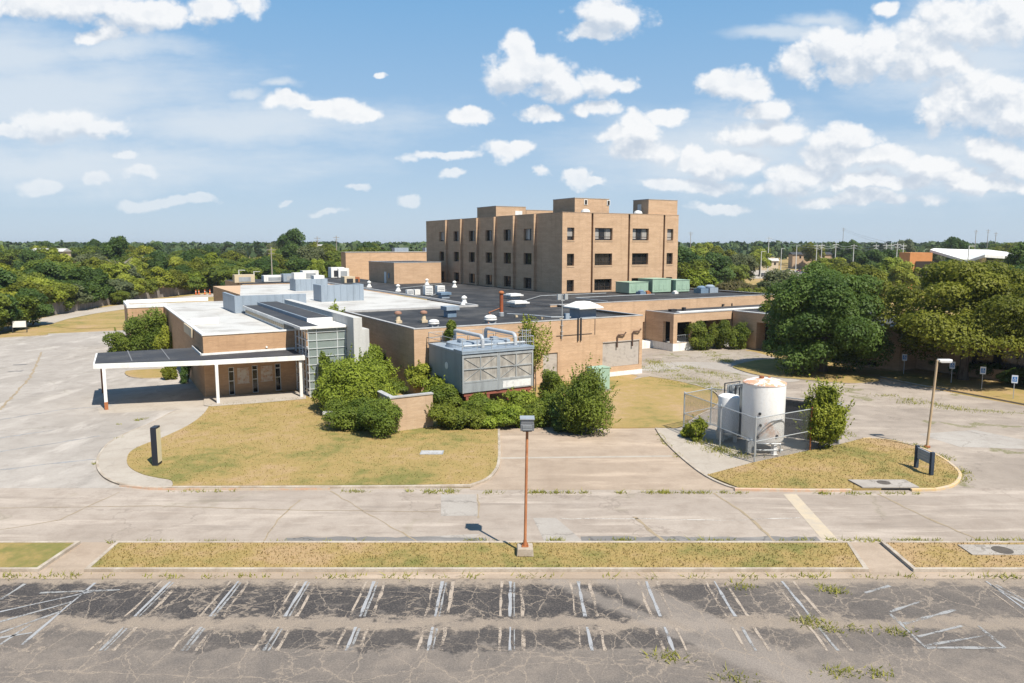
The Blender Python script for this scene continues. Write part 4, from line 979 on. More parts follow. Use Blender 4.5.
for i, (R0_, R1_, D0_, D1_, h, lab) in enumerate(((72.6,76.4,89.6,93,1.75,'leftmost pale green rooftop air unit at the foot of the tower'),(77.1,80.9,89.4,93,2.2,'middle and tallest pale green rooftop air unit'),(81.3,84.2,88.7,92,1.95,'rightmost pale green rooftop air unit'))):
    t = item('green_air_unit', lab, 'air unit', R0_, D0_, group='pale green rooftop air units')
    m = t.mb(); m.box(R0_,R1_,D0_,D1_,ZT_+.15,ZT_+h); t.part(m, 'casing', M_GREENMET, bevel=.03)
    m = t.mb(); m.box(R0_+.1,R1_-.1,D0_+.1,D1_-.1,ZT_,ZT_+.15); t.part(m, 'base_frame', M_DARKMET)
    m = t.mb(); m.box(R0_-.05,R1_+.05,D0_-.05,D1_+.05,ZT_+h+.004,ZT_+h+.08); t.part(m, 'lid', M_GREENMET)
    m = t.mb(); [m.box(R0_+.4+k*.9,R0_+1.1+k*.9,D0_-.03,D0_-.004,ZT_+.5,ZT_+1.3) for k in range(3)]; t.part(m, 'access_panel', M_GREENMET)
for i, (R, D, s, lab, mm) in enumerate(((73.6,88.0,.6,'small blue motor box before the leftmost green air unit',M_BLUEMET),(75.2,88.4,.45,'small rusty box before the green air units',M_RUST),(79.6,87.0,.4,'small white vent before the middle green air unit',M_WHITE),(84.6,86.5,.9,'blue grey fan unit right of the green air units',M_BLUEMET),(86.6,86.6,1.0,'light blue fan unit near the right end of the roof',M_GREYMET))):
    t = item('roof_fan_unit', lab, 'roof fan', R, D, group='small units by the green air units')
    m = t.mb(); m.box(R-s*.9,R+s*.9,D-s*.9,D+s*.9,ZT_,ZT_+s*.8); t.part(m, 'body', mm)
    m = t.mb(); m.lathe((R,D,ZT_+s*.8),[(s*.75,0),(s*.8,s*.2),(s*.4,s*.45)],14); t.part(m, 'cap', mm, smooth=True)
for i, (R, D, w_, d_, h, lab) in enumerate(((33.4,126.2,5.4,.35,2.0,'far blue grey metal equipment screen on the white roof'),(30.8,100.2,6.0,.35,2.3,'near blue grey metal equipment screen on the white roof'))):
    t = item('equipment_screen', lab, 'metal screen', R, D, 5.75, group='metal screens on the white roof')
    m = t.mb(); m.box(R-w_/2,R+w_/2,D,D+d_,5.75,5.75+h)
    for k in range(int(w_/.9)+1): m.box(R-w_/2+k*.9,R-w_/2+k*.9+.07,D-.06,D,5.75,5.75+h)
    t.part(m, 'panel', M_GREYMET)
    m = t.mb(); m.box(R-w_/2,R-w_/2+.3,D+d_,D+4,5.75,5.75+h); m.box(R+w_/2-.3,R+w_/2,D+d_,D+4,5.75,5.75+h); t.part(m, 'side_panel', M_GREYMET)
    if i == 0:
        m = t.mb(); m.box(R-2.6,R-.8,D+1,D+3,7.0,8.8); m.box(R+.6,R+2.4,D+.5,D+2.6,5.8,8.3); t.part(m, 'air_handler', M_WHITE)
for i, (px, py, w_, h, lab, mm) in enumerate(((245,282.5,4,1.6,'beige condenser box on the far left roof',M_BEIGE),(275,281.5,4.5,1.3,'long white condenser on the far left roof',M_WHITE),(292,281.5,3.5,1.6,'blue grey condenser left of the small roof tree',M_GREYMET),(311,279,3.6,1.9,'tall white air handler behind the far screen',M_WHITE),(338,277.5,3.2,2.4,'white fan box with dark openings right of the small tree',M_WHITE),(344,277.5,2.6,2.2,'second white fan box beside the tan hall',M_WHITE),(356,283,1.6,1.2,'small rust red box on the far dark roof',M_RUST),(350,283.5,2.2,1.4,'small beige box on the far dark roof',M_BEIGE))):
    R, D = GB(px, py, 5.8); t = item('roof_box', lab, 'roof unit', R, D, 5.8, group='far roof condensers')
    m = t.mb(); m.box(R-w_/2,R+w_/2,D,D+2.5,5.8,5.8+h); t.part(m, 'casing', mm)
    m = t.mb(); m.box(R-w_*.3,R+w_*.3,D-.04,D-.003,6.0,5.8+h*.7); t.part(m, 'grille', M_DARKMET if 'dark' in lab else M_GALV)
# far left low wing with dark roof
fr_, fd_ = GB(235,289,5.5); f2, _ = GB(262,288.2,5.5)
fw = BT('far_left_wing', 'low tan brick wing with dark flat roof, far left behind the pavilion', 'building', fr_, fd_, 0)
fw.part(fw.mb().box(fr_,fr_+7.2,fd_,fd_+14,0,5.4), 'wall', M_BRICK)
fw.part(fw.mb().box(27.5,56,fd_+14.1,178,0,5.6), 'rear_wall', M_BRICK)
fw.part(fw.mb().box(fr_+.1,fr_+7.1,fd_+.3,fd_+14,5.405,5.46), 'roof', M_TAR)
fw.part(fw.mb().box(27.6,55.9,fd_+14.2,177.9,5.604,5.66), 'rear_roof', M_TAR)
m = fw.mb(); m.box(fr_-.05,fr_+7.25,fd_-.05,fd_+.28,5.41,5.6); fw.part(m, 'coping', M_WHITE)

# ------------------------------------------------------------------ twin cooling tower
cx0, cx1, cy0, cy1, z0, z1 = 26.0, 32.75, 53.1, 59.75, 1.5, 4.72
ch = BT('cooling_tower', 'large blue grey twin-cell cooling tower with louvred front and curved pipes on top', 'cooling tower', cx0, cy0, 0)
m = ch.mb(); m.box(cx0,cx1,cy0+.12,cy1,z0,z1); ch.part(m, 'casing', mat('chiller_side', f_dirty((.24,.285,.32),(.18,.21,.235),.6,.6,True), rough=.5))
def f_screen(t, b, out):
    p = t.obj(); x, y, z = t.sep(p); n = t.noise(t.vm('MULTIPLY', p, (1.4,1.4,.5)), 1.0, 6, .7)
    s_ = t.math('FRACT', t.math('MULTIPLY', z, 9.0))
    col = t.mix(t.ramp(n, .38, .62), (.25,.23,.205), (.40,.37,.325))
    return t.mix(t.ramp(s_, .5, .95, 0, .3), col, (.15,.14,.13))
M_SCREEN = mat('dusty_fill_screen', f_screen, rough=.8)
xm = (cx0+cx1)/2
for a, b_ in ((cx0,xm),(xm,cx1)):
    m = ch.mb(); m.box(a+.12,b_-.12,cy0+.05,cy0+.118,z0+.95,z1-.28); sc = ch.part(m, 'louvre_screen', M_SCREEN)
    m = ch.mb(); c_ = (a+b_)/2; y0 = cy0-.02
    m.box(a+.01,a+.14,y0,cy0+.05,z0,z1); m.box(b_-.14,b_-.01,y0,cy0+.05,z0,z1); m.box(a+.14,b_-.14,y0,cy0+.05,z1-.3,z1-.1); m.box(a+.14,b_-.14,y0,cy0+.05,z0+.82,z0+.96)
    m.box(c_-.035,c_+.035,y0,cy0+.045,z0+.96,z1-.3); zm = (z0+.96+z1-.3)/2; m.box(a+.14,c_-.05,y0+.004,cy0+.045,zm-.035,zm+.035); m.box(c_+.05,b_-.14,y0+.004,cy0+.045,zm-.05,zm+.05)
    for (p, q) in (((a+.14,z1-.3),(c_,zm)),((b_-.14,z1-.3),(c_,zm)),((a+.14,z0+.96),(c_,zm)),((b_-.14,z0+.96),(c_,zm))):
        m.bar((p[0],cy0+.02,p[1]),(q[0],cy0+.02,q[1]),.03)
    ch.part(m, 'brace_frame', M_GALV, sc)
    m = ch.mb(); m.box(a+.14,b_-.14,cy0+.0,cy0+.115,z0+.02,z0+.82); ch.part(m, 'basin_panel', M_GALV)
m = ch.mb(); m.box(xm+.4,cx1-.25,cy0-.012,cy0-.002,z0+.12,z0+.7); ch.part(m, 'faded_notice', mat('faded_white', f_dirty((.68,.67,.64),(.42,.42,.42),1.6,.8)))
m = ch.mb(); m.box(cx0-.04,cx1+.04,cy0-.1,cy1+.04,z1,z1+.16)
for k in range(2):
    c_ = cx0+1.7+k*3.35; m.lathe((c_,cy0+3.6,z1+.16),[(1.35,0),(1.3,.35),(1.22,.38)],24)
ch.part(m, 'fan_deck', M_GREYMET)
m = ch.mb(); m.box(cx0-.05,cx1+.05,cy0-.12,cy0+1.5,z1+.161,z1+.28); ch.part(m, 'hot_water_basin', M_GREYMET)
def arch_pipe(x, y0_, y1_, hh):
    zt_ = z1+hh; zb = z1+.3
    pts = [(x,y0_,zb),(x,y0_,zt_-.35)]+[(x,y0_+.42*(1-math.cos(k*PI/8)),zt_-.35+.35*math.sin(k*PI/8)) for k in range(1,5)]
    pts += [(x-.25,y1_-.4,zt_+.05)]+[(x-.3,y1_-.4+.4*math.sin(k*PI/8),zt_-.35+.4*math.cos(k*PI/8)) for k in range(1,5)]+[(x-.3,y1_,zb)]
    return pts
for x in (cx0+2.35, cx0+5.5):
    ch.part(ch.mb().tube(arch_pipe(x,cy0+.9,cy1-.9,1.25), .165, 12), 'arched_pipe', mat('pipe_grey', f_dirty((.40,.42,.44),(.30,.31,.33),1,.5), rough=.45), smooth=True)
    m = ch.mb(); m.box(x-1.1,x-.6,cy0+2.8,cy0+3.5,z1+.16,z1+.85); ch.part(m, 'fan_motor', M_GREYMET)
    m = ch.mb(); m.cyl((x-1.7,cy0+1.0,z1+.5),(x+1.0,cy0+1.0,z1+.5),.11,n=10); ch.part(m, 'spray_header', M_GALV, smooth=True)
m = ch.mb()
for q in np.linspace(cx0,cx1,6): m.cyl((q,cy0-.05,z1+.1),(q,cy0-.05,z1+1.15),.028,n=6); m.cyl((q,cy1,z1+.1),(q,cy1,z1+1.15),.028,n=6)
for z in (.65,1.12): m.cyl((cx0,cy0-.05,z1+z),(cx1,cy0-.05,z1+z),.024,n=6); m.cyl((cx0,cy1,z1+z),(cx1,cy1,z1+z),.024,n=6); m.cyl((cx0,cy0-.05,z1+z),(cx0,cy1,z1+z),.024,n=6); m.cyl((cx1,cy0-.05,z1+z),(cx1,cy1,z1+z),.024,n=6)
ch.part(m, 'guard_rail', M_GALV)
m = ch.mb()
for k in range(10): m.box(cx1+.05,cx1+.45,cy0+1.9,cy0+1.94,z0+.2+k*.35,z0+.24+k*.35)
for q in (cx1+.05,cx1+.45): m.box(q-.02,q+.02,cy0+1.88,cy0+1.96,z0,z1+1.5)
m.tube([(cx1+.25+.5*math.cos(a),cy0+1.9-.5*abs(math.sin(a)),z1+1.4) for a in np.linspace(0,PI,9)],.02,6)
for k in range(5): m.cyl((cx1-.15+k*.2,cy0+1.5,z1+.2),(cx1-.15+k*.2,cy0+1.5,z1+1.5),.018,n=5)
ch.part(m, 'ladder_cage', M_GALV)
m = ch.mb(); m.box(cx0+.2,cx1-.1,cy0+.1,cy0+.35,z0-.3,z0-.004); m.box(cx0+.2,cx1-.1,cy1-.5,cy1-.2,z0-.3,z0-.004)
for q in np.linspace(cx0+.5,cx1-.4,4):
    m.box(q-.12,q+.12,cy0+.12,cy0+.33,.0,z0-.3); m.box(q-.12,q+.12,cy1-.48,cy1-.22,0,z0-.3)
ch.part(m, 'steel_stand', mat('red_primer', f_dirty((.27,.09,.06),(.17,.06,.045),1,.6)))
m = ch.mb(); m.cyl((cx0-.02,cy0+3.0,z0+1.9),(cx0+.005,cy0+3.0,z0+1.9),.3,n=20); ch.part(m, 'round_label', M_WHITE)

# low brick wall and small yard things
lw = BT('brick_garden_wall', 'low tan brick wall with pale cap between the shrubs and the cooling tower', 'wall', 18.4, 49.3, 0)
m = lw.mb(); m.box(18.4,21.7,49.3,49.6,0,2.58); m.box(18.4,18.7,49.6,55.5,0,2.58); lw.part(m, 'wall', M_BRICKPALE)
m = lw.mb(); m.box(18.34,21.74,49.24,49.66,2.583,2.68); m.box(18.34,18.76,49.66,55.5,2.583,2.68); lw.part(m, 'cap', M_COPING)
m = lw.mb(); m.box(18.72,21.66,49.62,57,0,1.5); lw.part(m, 'planter_grass', M_LAWN)
lf = G(328,419,.13)
t = thing('lawn_floodlight', 'small white lawn floodlight in the grass beside the big shrubs', 'floodlight', (lf[0],lf[1],.13))
MB().cyl((0,0,0),(0,0,.35),.05,n=8).build('post', M_ALU, t); m = MB(); m.box(-.35,.35,-.2,.2,.35,.6); m.box(-.3,.3,-.25,-.2,.38,.57); m.build('lamp_head', M_WHITE, t, bevel=.03)
tg = G(598,391,0)
t = thing('transformer_box', 'pale green utility box half hidden by the big dark bush', 'utility box', (tg[0],tg[1],0), ROT)
MB().box(-1.0,1.0,-.7,.7,.0,.18).build('pad', M_WALK, t); MB().box(-.9,.9,-.6,.6,.18,2.2).build('cabinet', mat('faint_green', f_dirty((.42,.52,.39),(.33,.42,.32),.8,.6)), t, bevel=.03); MB().box(-.95,.95,-.65,.65,2.204,2.28).build('lid', M_GREENMET, t)
m = MB(); m.box(-.85,-.02,-.64,-.604,.25,2.1); m.box(.02,.85,-.64,-.604,.25,2.1); m.build('door', M_GREENMET, t)
va = G(432,452.5,.14)
t = thing('valve_cover', 'grey square ground cover set in the front lawn', 'ground cover', (va[0],va[1],.136)); MB().box(-.75,.75,-.45,.45,0,.02).build('frame', M_GALV, t); MB().box(-.68,.68,-.38,.38,.021,.03).build('lid', M_COPING, t)

# ------------------------------------------------------------------ tank compound
P_ = {k: G(*v)[:2] for k, v in dict(A=(683.5,431.7), B=(754.3,463), C=(809.8,451.2), D=(838.5,445), E=(710.3,425.6), I=(716.2,451.2)).items()}
P_['I'] = tuple(np.array(P_['A'])*.45+np.array(P_['B'])*.55); P_['J'] = tuple(np.array(P_['E'])*.5+np.array(P_['D'])*.5)
tf = thing('chain_link_fence', 'galvanised chain-link fence with top and middle rails round the white tanks', 'fence', (*P_['B'], 0))
o = (*P_['B'], 0); FH = 2.85
def f_chain(t, b, out):
    p = t.pos(); x, y, z = t.sep(p); a = t.math('ADD', x, y)
    f1 = t.math('FRACT', t.math('MULTIPLY', t.math('ADD', a, z), 11.0)); f2_ = t.math('FRACT', t.math('MULTIPLY', t.math('SUBTRACT', a, z), 11.0))
    k = t.math('MAXIMUM', t.math('LESS_THAN', f1, .12), t.math('LESS_THAN', f2_, .12))
    tr = t.node('ShaderNodeBsdfTransparent'); mx = t.node('ShaderNodeMixShader'); t.put(mx.inputs[0], k)
    t.l.new(tr.outputs[0], mx.inputs[1]); t.l.new(b.outputs[0], mx.inputs[2]); t.l.new(mx.outputs[0], out.inputs[0])
M_CHAIN = mat('chain_link', f_chain, col=(.13,.135,.14), rough=.5)
for k in 'ABCDEIJ':
    m = MB(o); x, y = P_[k]; m.cyl((x,y,0),(x,y,FH+.05),.055,n=8); m.lathe((x,y,FH+.05),[(.06,0),(.03,.08)],8); m.build('post', M_RUST if k == 'C' else M_GALV, tf)
for a, b_ in (('A','I'),('I','B'),('B','C'),('C','D'),('A','E'),('E','J'),('J','D')):
    pa, pb = P_[a], P_[b_]; m = MB(o)
    m.quad((*pa,.08),(*pb,.08),(*pb,FH),(*pa,FH)); m.build('chain_mesh', M_CHAIN, tf)
    MB(o).cyl((*pa,FH),(*pb,FH),.035,n=6).build('rail', M_GALV, tf); MB(o).cyl((*pa,FH*.48),(*pb,FH*.48),.03,n=6).build('rail', M_GALV, tf)
m = MB(o); pa, pb = P_['J'], P_['D']; m.add([(pa[0]+.06,pa[1]+.06,.05),(pb[0]+.06,pb[1]+.06,.05),(pb[0]+.06,pb[1]+.06,FH-.15),(pa[0]+.06,pa[1]+.06,FH-.15)],[(0,1,2,3)]); m.build('privacy_screen', mat('dark_screen_cloth', f_dirty((.055,.055,.062),(.035,.035,.038),1,.5)), tf)
def f_tank(t, b, out):
    p = t.obj(); x, y, z = t.sep(p)
    col = f_dirty((.78,.775,.76),(.70,.67,.62),.9,.5,True)(t, b, out)
    n = t.noise(p, .9, 7, .72); hi = t.ramp(z, 4.45, 4.62)
    r1 = t.ramp(n, .60, .68); top = t.math('MULTIPLY', hi, t.ramp(t.noise(p, 1.3, 6, .7), .46, .54))
    mid = t.math('MULTIPLY', t.ramp(t.noise(t.vm('ADD', p, (4,2,0)), .55, 5, .65), .56, .66), band(t, z, 1.3, 2.9, .5))
    return t.mix(t.math('MULTIPLY', t.math('MAXIMUM', t.math('MAXIMUM', top, t.math('MULTIPLY', r1, .25)), t.math('MULTIPLY', mid, .7)), .85), col, (.56,.25,.105))
M_TANK = mat('white_tank_paint', f_tank, rough=.5)
tx, ty = 16.55, 47.6
tk = thing('storage_tank', 'big white cylindrical tank with rust stains on top, standing on short legs', 'tank', (tx,ty,0))
m = MB(); m.lathe((0,0,0),[(.5,.62),(1.0,.68),(1.30,.82),(1.35,.95),(1.35,4.50),(1.38,4.52),(1.38,4.60),(1.33,4.63),(.9,4.78),(.3,4.86)],40); m.build('shell', M_TANK, tk, smooth=True)
for k in range(4):
    a = PI/4+k*PI/2-.35; m = MB(); m.rbox(1.08*math.cos(a),1.08*math.sin(a),.13,.13,.03,.95,a); m.rbox(1.08*math.cos(a),1.08*math.sin(a),.2,.2,0,.03,a); m.build('leg', M_TANK, tk)
m = MB(); a = -2.2; pts = [(1.40*math.cos(a+k*.1),1.40*math.sin(a+k*.1),1.1+1.25*math.sin(min(1,k/8)*PI/2)) for k in range(14)]; m.tube(pts,.03,6); m.build('hose', M_GALV, tk)
m = MB()
for (a, z) in ((-2.05,2.75),(-2.0,2.0),(-1.2,1.3),(-2.1,1.2)): m.cyl((1.33*math.cos(a),1.33*math.sin(a),z),(1.43*math.cos(a),1.43*math.sin(a),z),.09,n=12)
m.build('gauge', M_DARKMET, tk)
m = MB(); m.tube([(-.9,-1.5,.1),(-.9,-1.5,.9),(-.3,-1.7,.9),(.6,-1.7,.9),(.6,-1.7,.3)],.05,6); m.tube([(-1.2,-1.0,.4),(-.7,-1.6,.45),(.8,-1.6,.45)],.06,6); m.box(-1.35,-.95,-1.3,-.9,.2,1.0); m.build('pipework', M_GALV, tk)
MB().cyl((-.2,0,4.8),(-.2,0,5.0),.16,n=12).build('top_fitting', M_RUST, tk); MB().cyl((.35,.2,4.75),(.35,.2,4.92),.1,n=10).build('top_fitting', M_RUST, tk)
sx, sy = 14.95, 49.9
tk = thing('small_tank', 'small white upright tank on legs left of the big white tank', 'tank', (sx,sy,0))
m = MB(); m.lathe((0,0,0),[(.3,.50),(.6,.56),(.70,.68),(.71,.8),(.71,3.12),(.69,3.2),(.5,3.30),(.12,3.34)],28); m.build('shell', mat('white_tank_clean', f_dirty((.75,.75,.74),(.62,.60,.57),.9,.5,True), rough=.45), tk, smooth=True)
for k in range(3):
    a = -.6+k*2*PI/3; m = MB(); m.rbox(.52*math.cos(a),.52*math.sin(a),.1,.1,0,.72,a); m.build('leg', M_WHITE, tk)
m = MB(); m.tube([(-.6,-.5,.3),(-.6,-.6,.8),(.3,-.7,.8),(.9,-.7,.6)],.05,6); m.box(-.9,-.5,-.7,-.4,.3,1.0); m.build('pipework', M_GALV, tk)
vx, vy = 15.75, 50.6
vp = thing('vaporizer_rack', 'tall rack of grey finned tubes between the two white tanks', 'vaporizer', (vx,vy,0), ROT)
for i in range(3):
    for j in range(2):
        m = MB(); cx_, cy_ = -.5+i*.48, -.25+j*.5
        for k in range(4):
            a = k*PI/4; m.rbox(cx_,cy_,.2,.012,.35,3.85,a)
        m.cyl((cx_,cy_,.25),(cx_,cy_,3.95),.03,n=6); m.build('finned_tube', M_GALV, vp)
m = MB()
for (a, b_) in ((-.75,-.5),(.72,-.5),(-.75,.5),(.72,.5)): m.box(a-.03,a+.03,b_-.03,b_+.03,0,3.95)
for z in (.3,3.9): m.box(-.72,.69,-.53,-.47,z,z+.06); m.box(-.72,.69,.47,.53,z,z+.06)
m.build('frame', M_DARKMET, vp)

# ------------------------------------------------------------------ poles and signs
p = G(525,556); lp = thing('lamp_post', 'rusty orange lamp post on a square concrete block, standing in the near grass strip', 'lamp post', (p[0],p[1],.12))
MB().rbox(0,0,.37,.37,0,.34,0,0,.9).build('footing', M_KERB, lp, bevel=.03)
m = MB(); m.cyl((0,0,.342),(.08,0,5.55),.065,.06,n=10); m.build('pole', M_RUSTPOLE, lp, smooth=True)
m = MB(); m.rbox(0,0,.15,.15,.342,.37); [m.cyl((a*.11,b_*.11,.37),(a*.11,b_*.11,.45),.018,n=6) for a in (-1,1) for b_ in (-1,1)]; m.cyl((0,0,.37),(0,0,.62),.11,.07,n=10); m.build('base_plate', M_RUST, lp)
m = MB(); m.rbox(.08,0,.20,.20,5.5,5.56); m.rbox(.08,0,.29,.29,5.56,5.86,0); m.rbox(.08,0,.27,.27,5.86,6.04,0,0,1.0); hd = m.build('lamp_head', mat('weathered_grey', f_dirty((.16,.165,.175),(.10,.10,.105),1.5,.6), rough=.6), lp, bevel=.02)
m = MB(); [m.box(-.2+.08,.2+.08,-.32,-.293,5.6+k*.08,5.64+k*.08) for k in range(3)]; m.rbox(.08,0,.31,.31,6.042,6.09); m.build('lamp_lid', M_GALV, hd)
p = G(927,447.5); lp = thing('street_lamp', 'tall leaning beige lamp pole with a white arm lamp at the lawn corner', 'lamp post', (p[0],p[1],0))
m = MB(); m.cyl((0,0,0),(.25,0,5.95),.085,.075,n=10); m.build('pole', mat('beige_pole', f_dirty((.46,.34,.21),(.34,.24,.15),1,.5)), lp, smooth=True)
m = MB(); m.cyl((0,0,0),(0,0,.12),.2,n=12); m.build('base_plate', M_RUST, lp)
m = MB(); m.rbox(.75,0,.42,.17,5.86,6.0,0); m.rbox(.8,0,.36,.14,5.78,5.86,0); m.cyl((.24,0,5.92),(.36,0,5.93),.04,n=8); m.build('lamp_head', M_WHITE, lp, bevel=.04)
t = thing('monument_sign', 'upright dark-edged slab sign with blank cream face by the curved walk', 'sign', (-21.8,44.0,.1), math.radians(3))
MB().box(-.17,.17,-.32,.32,0,2.42).build('body', mat('navy_black', f_dirty((.018,.022,.032),(.03,.034,.044),1,.5), rough=.45), t, bevel=.02)
m = MB(); m.box(.172,.19,-.27,.27,.2,2.3); m.build('face', mat('cream_face', f_dirty((.60,.52,.34),(.50,.42,.28),1,.4)), t); m = MB(); m.box(-.19,-.172,-.27,.27,.2,2.3); m.build('face', M_BEIGE, t)
a_, b_ = G(916,467.5,.12), G(931,475,.12); ang = math.atan2(b_[1]-a_[1], b_[0]-a_[0]); L_ = math.dist(a_, b_)
t = thing('post_sign', 'small grey sign board hung between two dark blue posts on the tank lawn', 'sign', (a_[0],a_[1],.12), ang)
MP = mat('dark_blue_post', f_dirty((.035,.05,.075),(.02,.028,.04),1,.5))
for q in (0, L_): MB().box(q-.1,q+.1,-.1,.1,0,1.38).build('post', MP, t, bevel=.015)
m = MB(); m.box(.102,L_-.102,-.045,.045,.62,1.28); pn = m.build('panel', mat('sign_grey', f_dirty((.27,.295,.33),(.19,.21,.24),2,.5)), t)
m = MB(); r_ = random.Random(4)
for k in range(3):
    x = .2
    while x < L_-.35:
        w_ = r_.uniform(.06,.16); m.box(x,min(x+w_,L_-.2),-.049,-.0455,1.12-k*.17,1.17-k*.17); x += w_+.05
m.build('faded_lettering', M_COPING, pn)
hb = mat('sign_blue', col=(.03,.16,.42), rough=.5)
for (px, py, yt), lab in zip(((903.5,374,357),(951,383,363),(981.5,389,368),(1013,399,372.5)), ('blue and white accessible parking sign in shade between the two big trees','second accessible parking sign, beside the olive tree trunk','third accessible parking sign on the dry verge before the hedge','accessible parking sign nearest the right corner of the verge')):
    p = G(px, py, .1); t = thing('parking_sign', lab, 'sign', (p[0],p[1],.1), math.radians(-28), 'accessible parking signs on the verge')
    MB().box(-.028,.028,-.015,.015,0,2.1).build('post', M_GALV, t)
    m = MB(); m.box(-.23,.23,-.035,-.016,1.42,2.12); pl = m.build('plate', mat('sign_white', col=(.62,.66,.70), rough=.4), t)
    m = MB(); m.box(-.17,.17,-.0385,-.0355,1.55,1.98); sq = m.build('blue_square', hb, pl)
    m = MB(); m.cyl((.0,-.041,1.93),(.0,-.039,1.93),.028,n=10); m.box(-.025,.02,-.0415,-.039,1.77,1.89); m.box(.02,.09,-.0415,-.039,1.77,1.80); m.box(.07,.10,-.0415,-.039,1.66,1.77)
    for k in range(10):
        a0, a1 = PI*.62+k*PI*.13, PI*.62+(k+1)*PI*.13; m.quad((.09*math.cos(a0)-.01,-.0405,1.71+.09*math.sin(a0)),(.09*math.cos(a1)-.01,-.0405,1.71+.09*math.sin(a1)),(.066*math.cos(a1)-.01,-.0405,1.71+.066*math.sin(a1)),(.066*math.cos(a0)-.01,-.0405,1.71+.066*math.sin(a0)))
    m.build('wheelchair_symbol', M_WHITE, pl)
p = G(20,332,.1); t = thing('white_board_sign', 'blank white sign board on two dark posts at the far left', 'sign', (p[0],p[1],.1), math.radians(20))
for q in (-.95,.95): MB().box(q-.06,q+.06,-.05,.05,0,1.75).build('post', M_DARKMET, t)
MB().box(-.9,.9,-.09,-.052,.75,1.72).build('board', M_WHITE, t)
t = G(884,484.5,.1); sd = thing('storm_inlet', 'concrete storm drain slab with round iron lid and dark kerb mouth', 'storm drain', (t[0],t[1]-.15,0))
m = MB(); m.add([(-1.55,-.55,.13),(1.6,-.55,.13),(1.5,.75,.13),(-1.75,.75,.13),(-1.55,-.55,.2),(1.6,-.55,.2),(1.5,.75,.2),(-1.75,.75,.2)],[(3,2,1,0),(4,5,6,7),(0,1,5,4),(1,2,6,5),(2,3,7,6),(3,0,4,7)]); m.build('slab', M_PATCH, sd)
m = MB(); m.box(-1.5,1.55,-.56,-.50,.02,.128); m.build('mouth', mat('black_void', col=(.012,.012,.012)), sd)
m = MB(); m.cyl((0,.2,.2),(0,.2,.212),.36,n=24); m.build('iron_lid', mat('iron', f_dirty((.10,.085,.07),(.06,.05,.045),2,.5)), sd)
t = G(1000,551,.12); sd = thing('valve_vault', 'concrete vault slab with round iron lid in the right grass strip', 'utility vault', (t[0],t[1],0))
MB().box(-1.5,4,-.45,.62,.1,.16).build('slab', M_PATCH, sd); MB().cyl((.1,.0,.16),(.1,.0,.172),.42,n=24).build('iron_lid', MATS['iron'], sd)
M_ORANGE = mat('traffic_orange', col=(.75,.16,.04), rough=.5)
for i, x in enumerate((196,199,205,210,215)):
    p = G(x, 294.5+(215-x)*.02, .01); t = thing('traffic_post', ('orange traffic post at the far bend of the back drive, leftmost','orange traffic post close beside the leftmost one','orange traffic post in the middle of the far row','orange traffic post, second from the right end of the far row','orange traffic post at the right end of the far row')[i], 'traffic post', p, 0, 'orange posts across the back drive')
    MB().rbox(0,0,.3,.3,0,.08).build('base', M_DARKMET, t); m = MB(); m.cyl((0,0,.08),(0,0,1.35),.16,.1,n=10,mi=0); m.cyl((0,0,.8),(0,0,.95),.135,.13,n=10,mi=1); m.build('body', [M_ORANGE, M_WHITE], t)

# ------------------------------------------------------------------ wooden fence along the back drive
line = [G(x, y)[:2] for x, y in ((-60,330),(-20,325),(0,323),(20,320),(49,315.8),(75,311.5),(98,306.8),(137,300.2),(165,297),(187,294.3),(215,291.2),(240,289))]
wf = thing('wooden_fence', 'weathered grey wooden board fence along the back drive under the trees', 'fence', (*line[2],0))
def f_wood(t, b, out):
    p = t.obj(); x, y, z = t.sep(p); a = t.math('ADD', x, t.math('MULTIPLY', y, 1.0))
    pl_ = t.math('FLOOR', t.math('MULTIPLY', a, 6.5)); wn = t.node('ShaderNodeTexWhiteNoise', noise_dimensions='1D'); t.put(wn.inputs['W'], pl_)
    col = t.mix(wn.outputs['Value'], (.19,.165,.145), (.29,.255,.225))
    n = t.noise(t.vm('MULTIPLY', p, (.6,.6,.25)), 1.2, 5, .65)
    return t.mix(t.ramp(n, .45, .7, 0, .6), col, (.12,.105,.095))
M_WOOD = mat('weathered_boards', f_wood, rough=.9)
for i in range(len(line)-1):
    a, b_ = Vector(line[i]), Vector(line[i+1]); d = (b_-a); n = Vector((-d.y,d.x)).normalized()*.04; L_ = d.length; m = MB((*line[2],0)); k = max(1,int(L_/3)); r_ = random.Random(i)
    for j in range(k):
        p, q = a.lerp(b_, j/k), a.lerp(b_, (j+1)/k-.004); hh = 2.45+r_.uniform(-.12,.12); tl_ = r_.uniform(-.1,.1)
        m.add([(p.x-n.x,p.y-n.y,0),(q.x-n.x,q.y-n.y,0),(q.x+n.x,q.y+n.y,0),(p.x+n.x,p.y+n.y,0),(p.x-n.x,p.y-n.y,hh),(q.x-n.x,q.y-n.y,hh+tl_),(q.x+n.x,q.y+n.y,hh+tl_),(p.x+n.x,p.y+n.y,hh)],[(0,1,5,4),(1,2,6,5),(2,3,7,6),(3,0,4,7),(4,5,6,7)])
    m.build('board_panel', M_WOOD, wf)
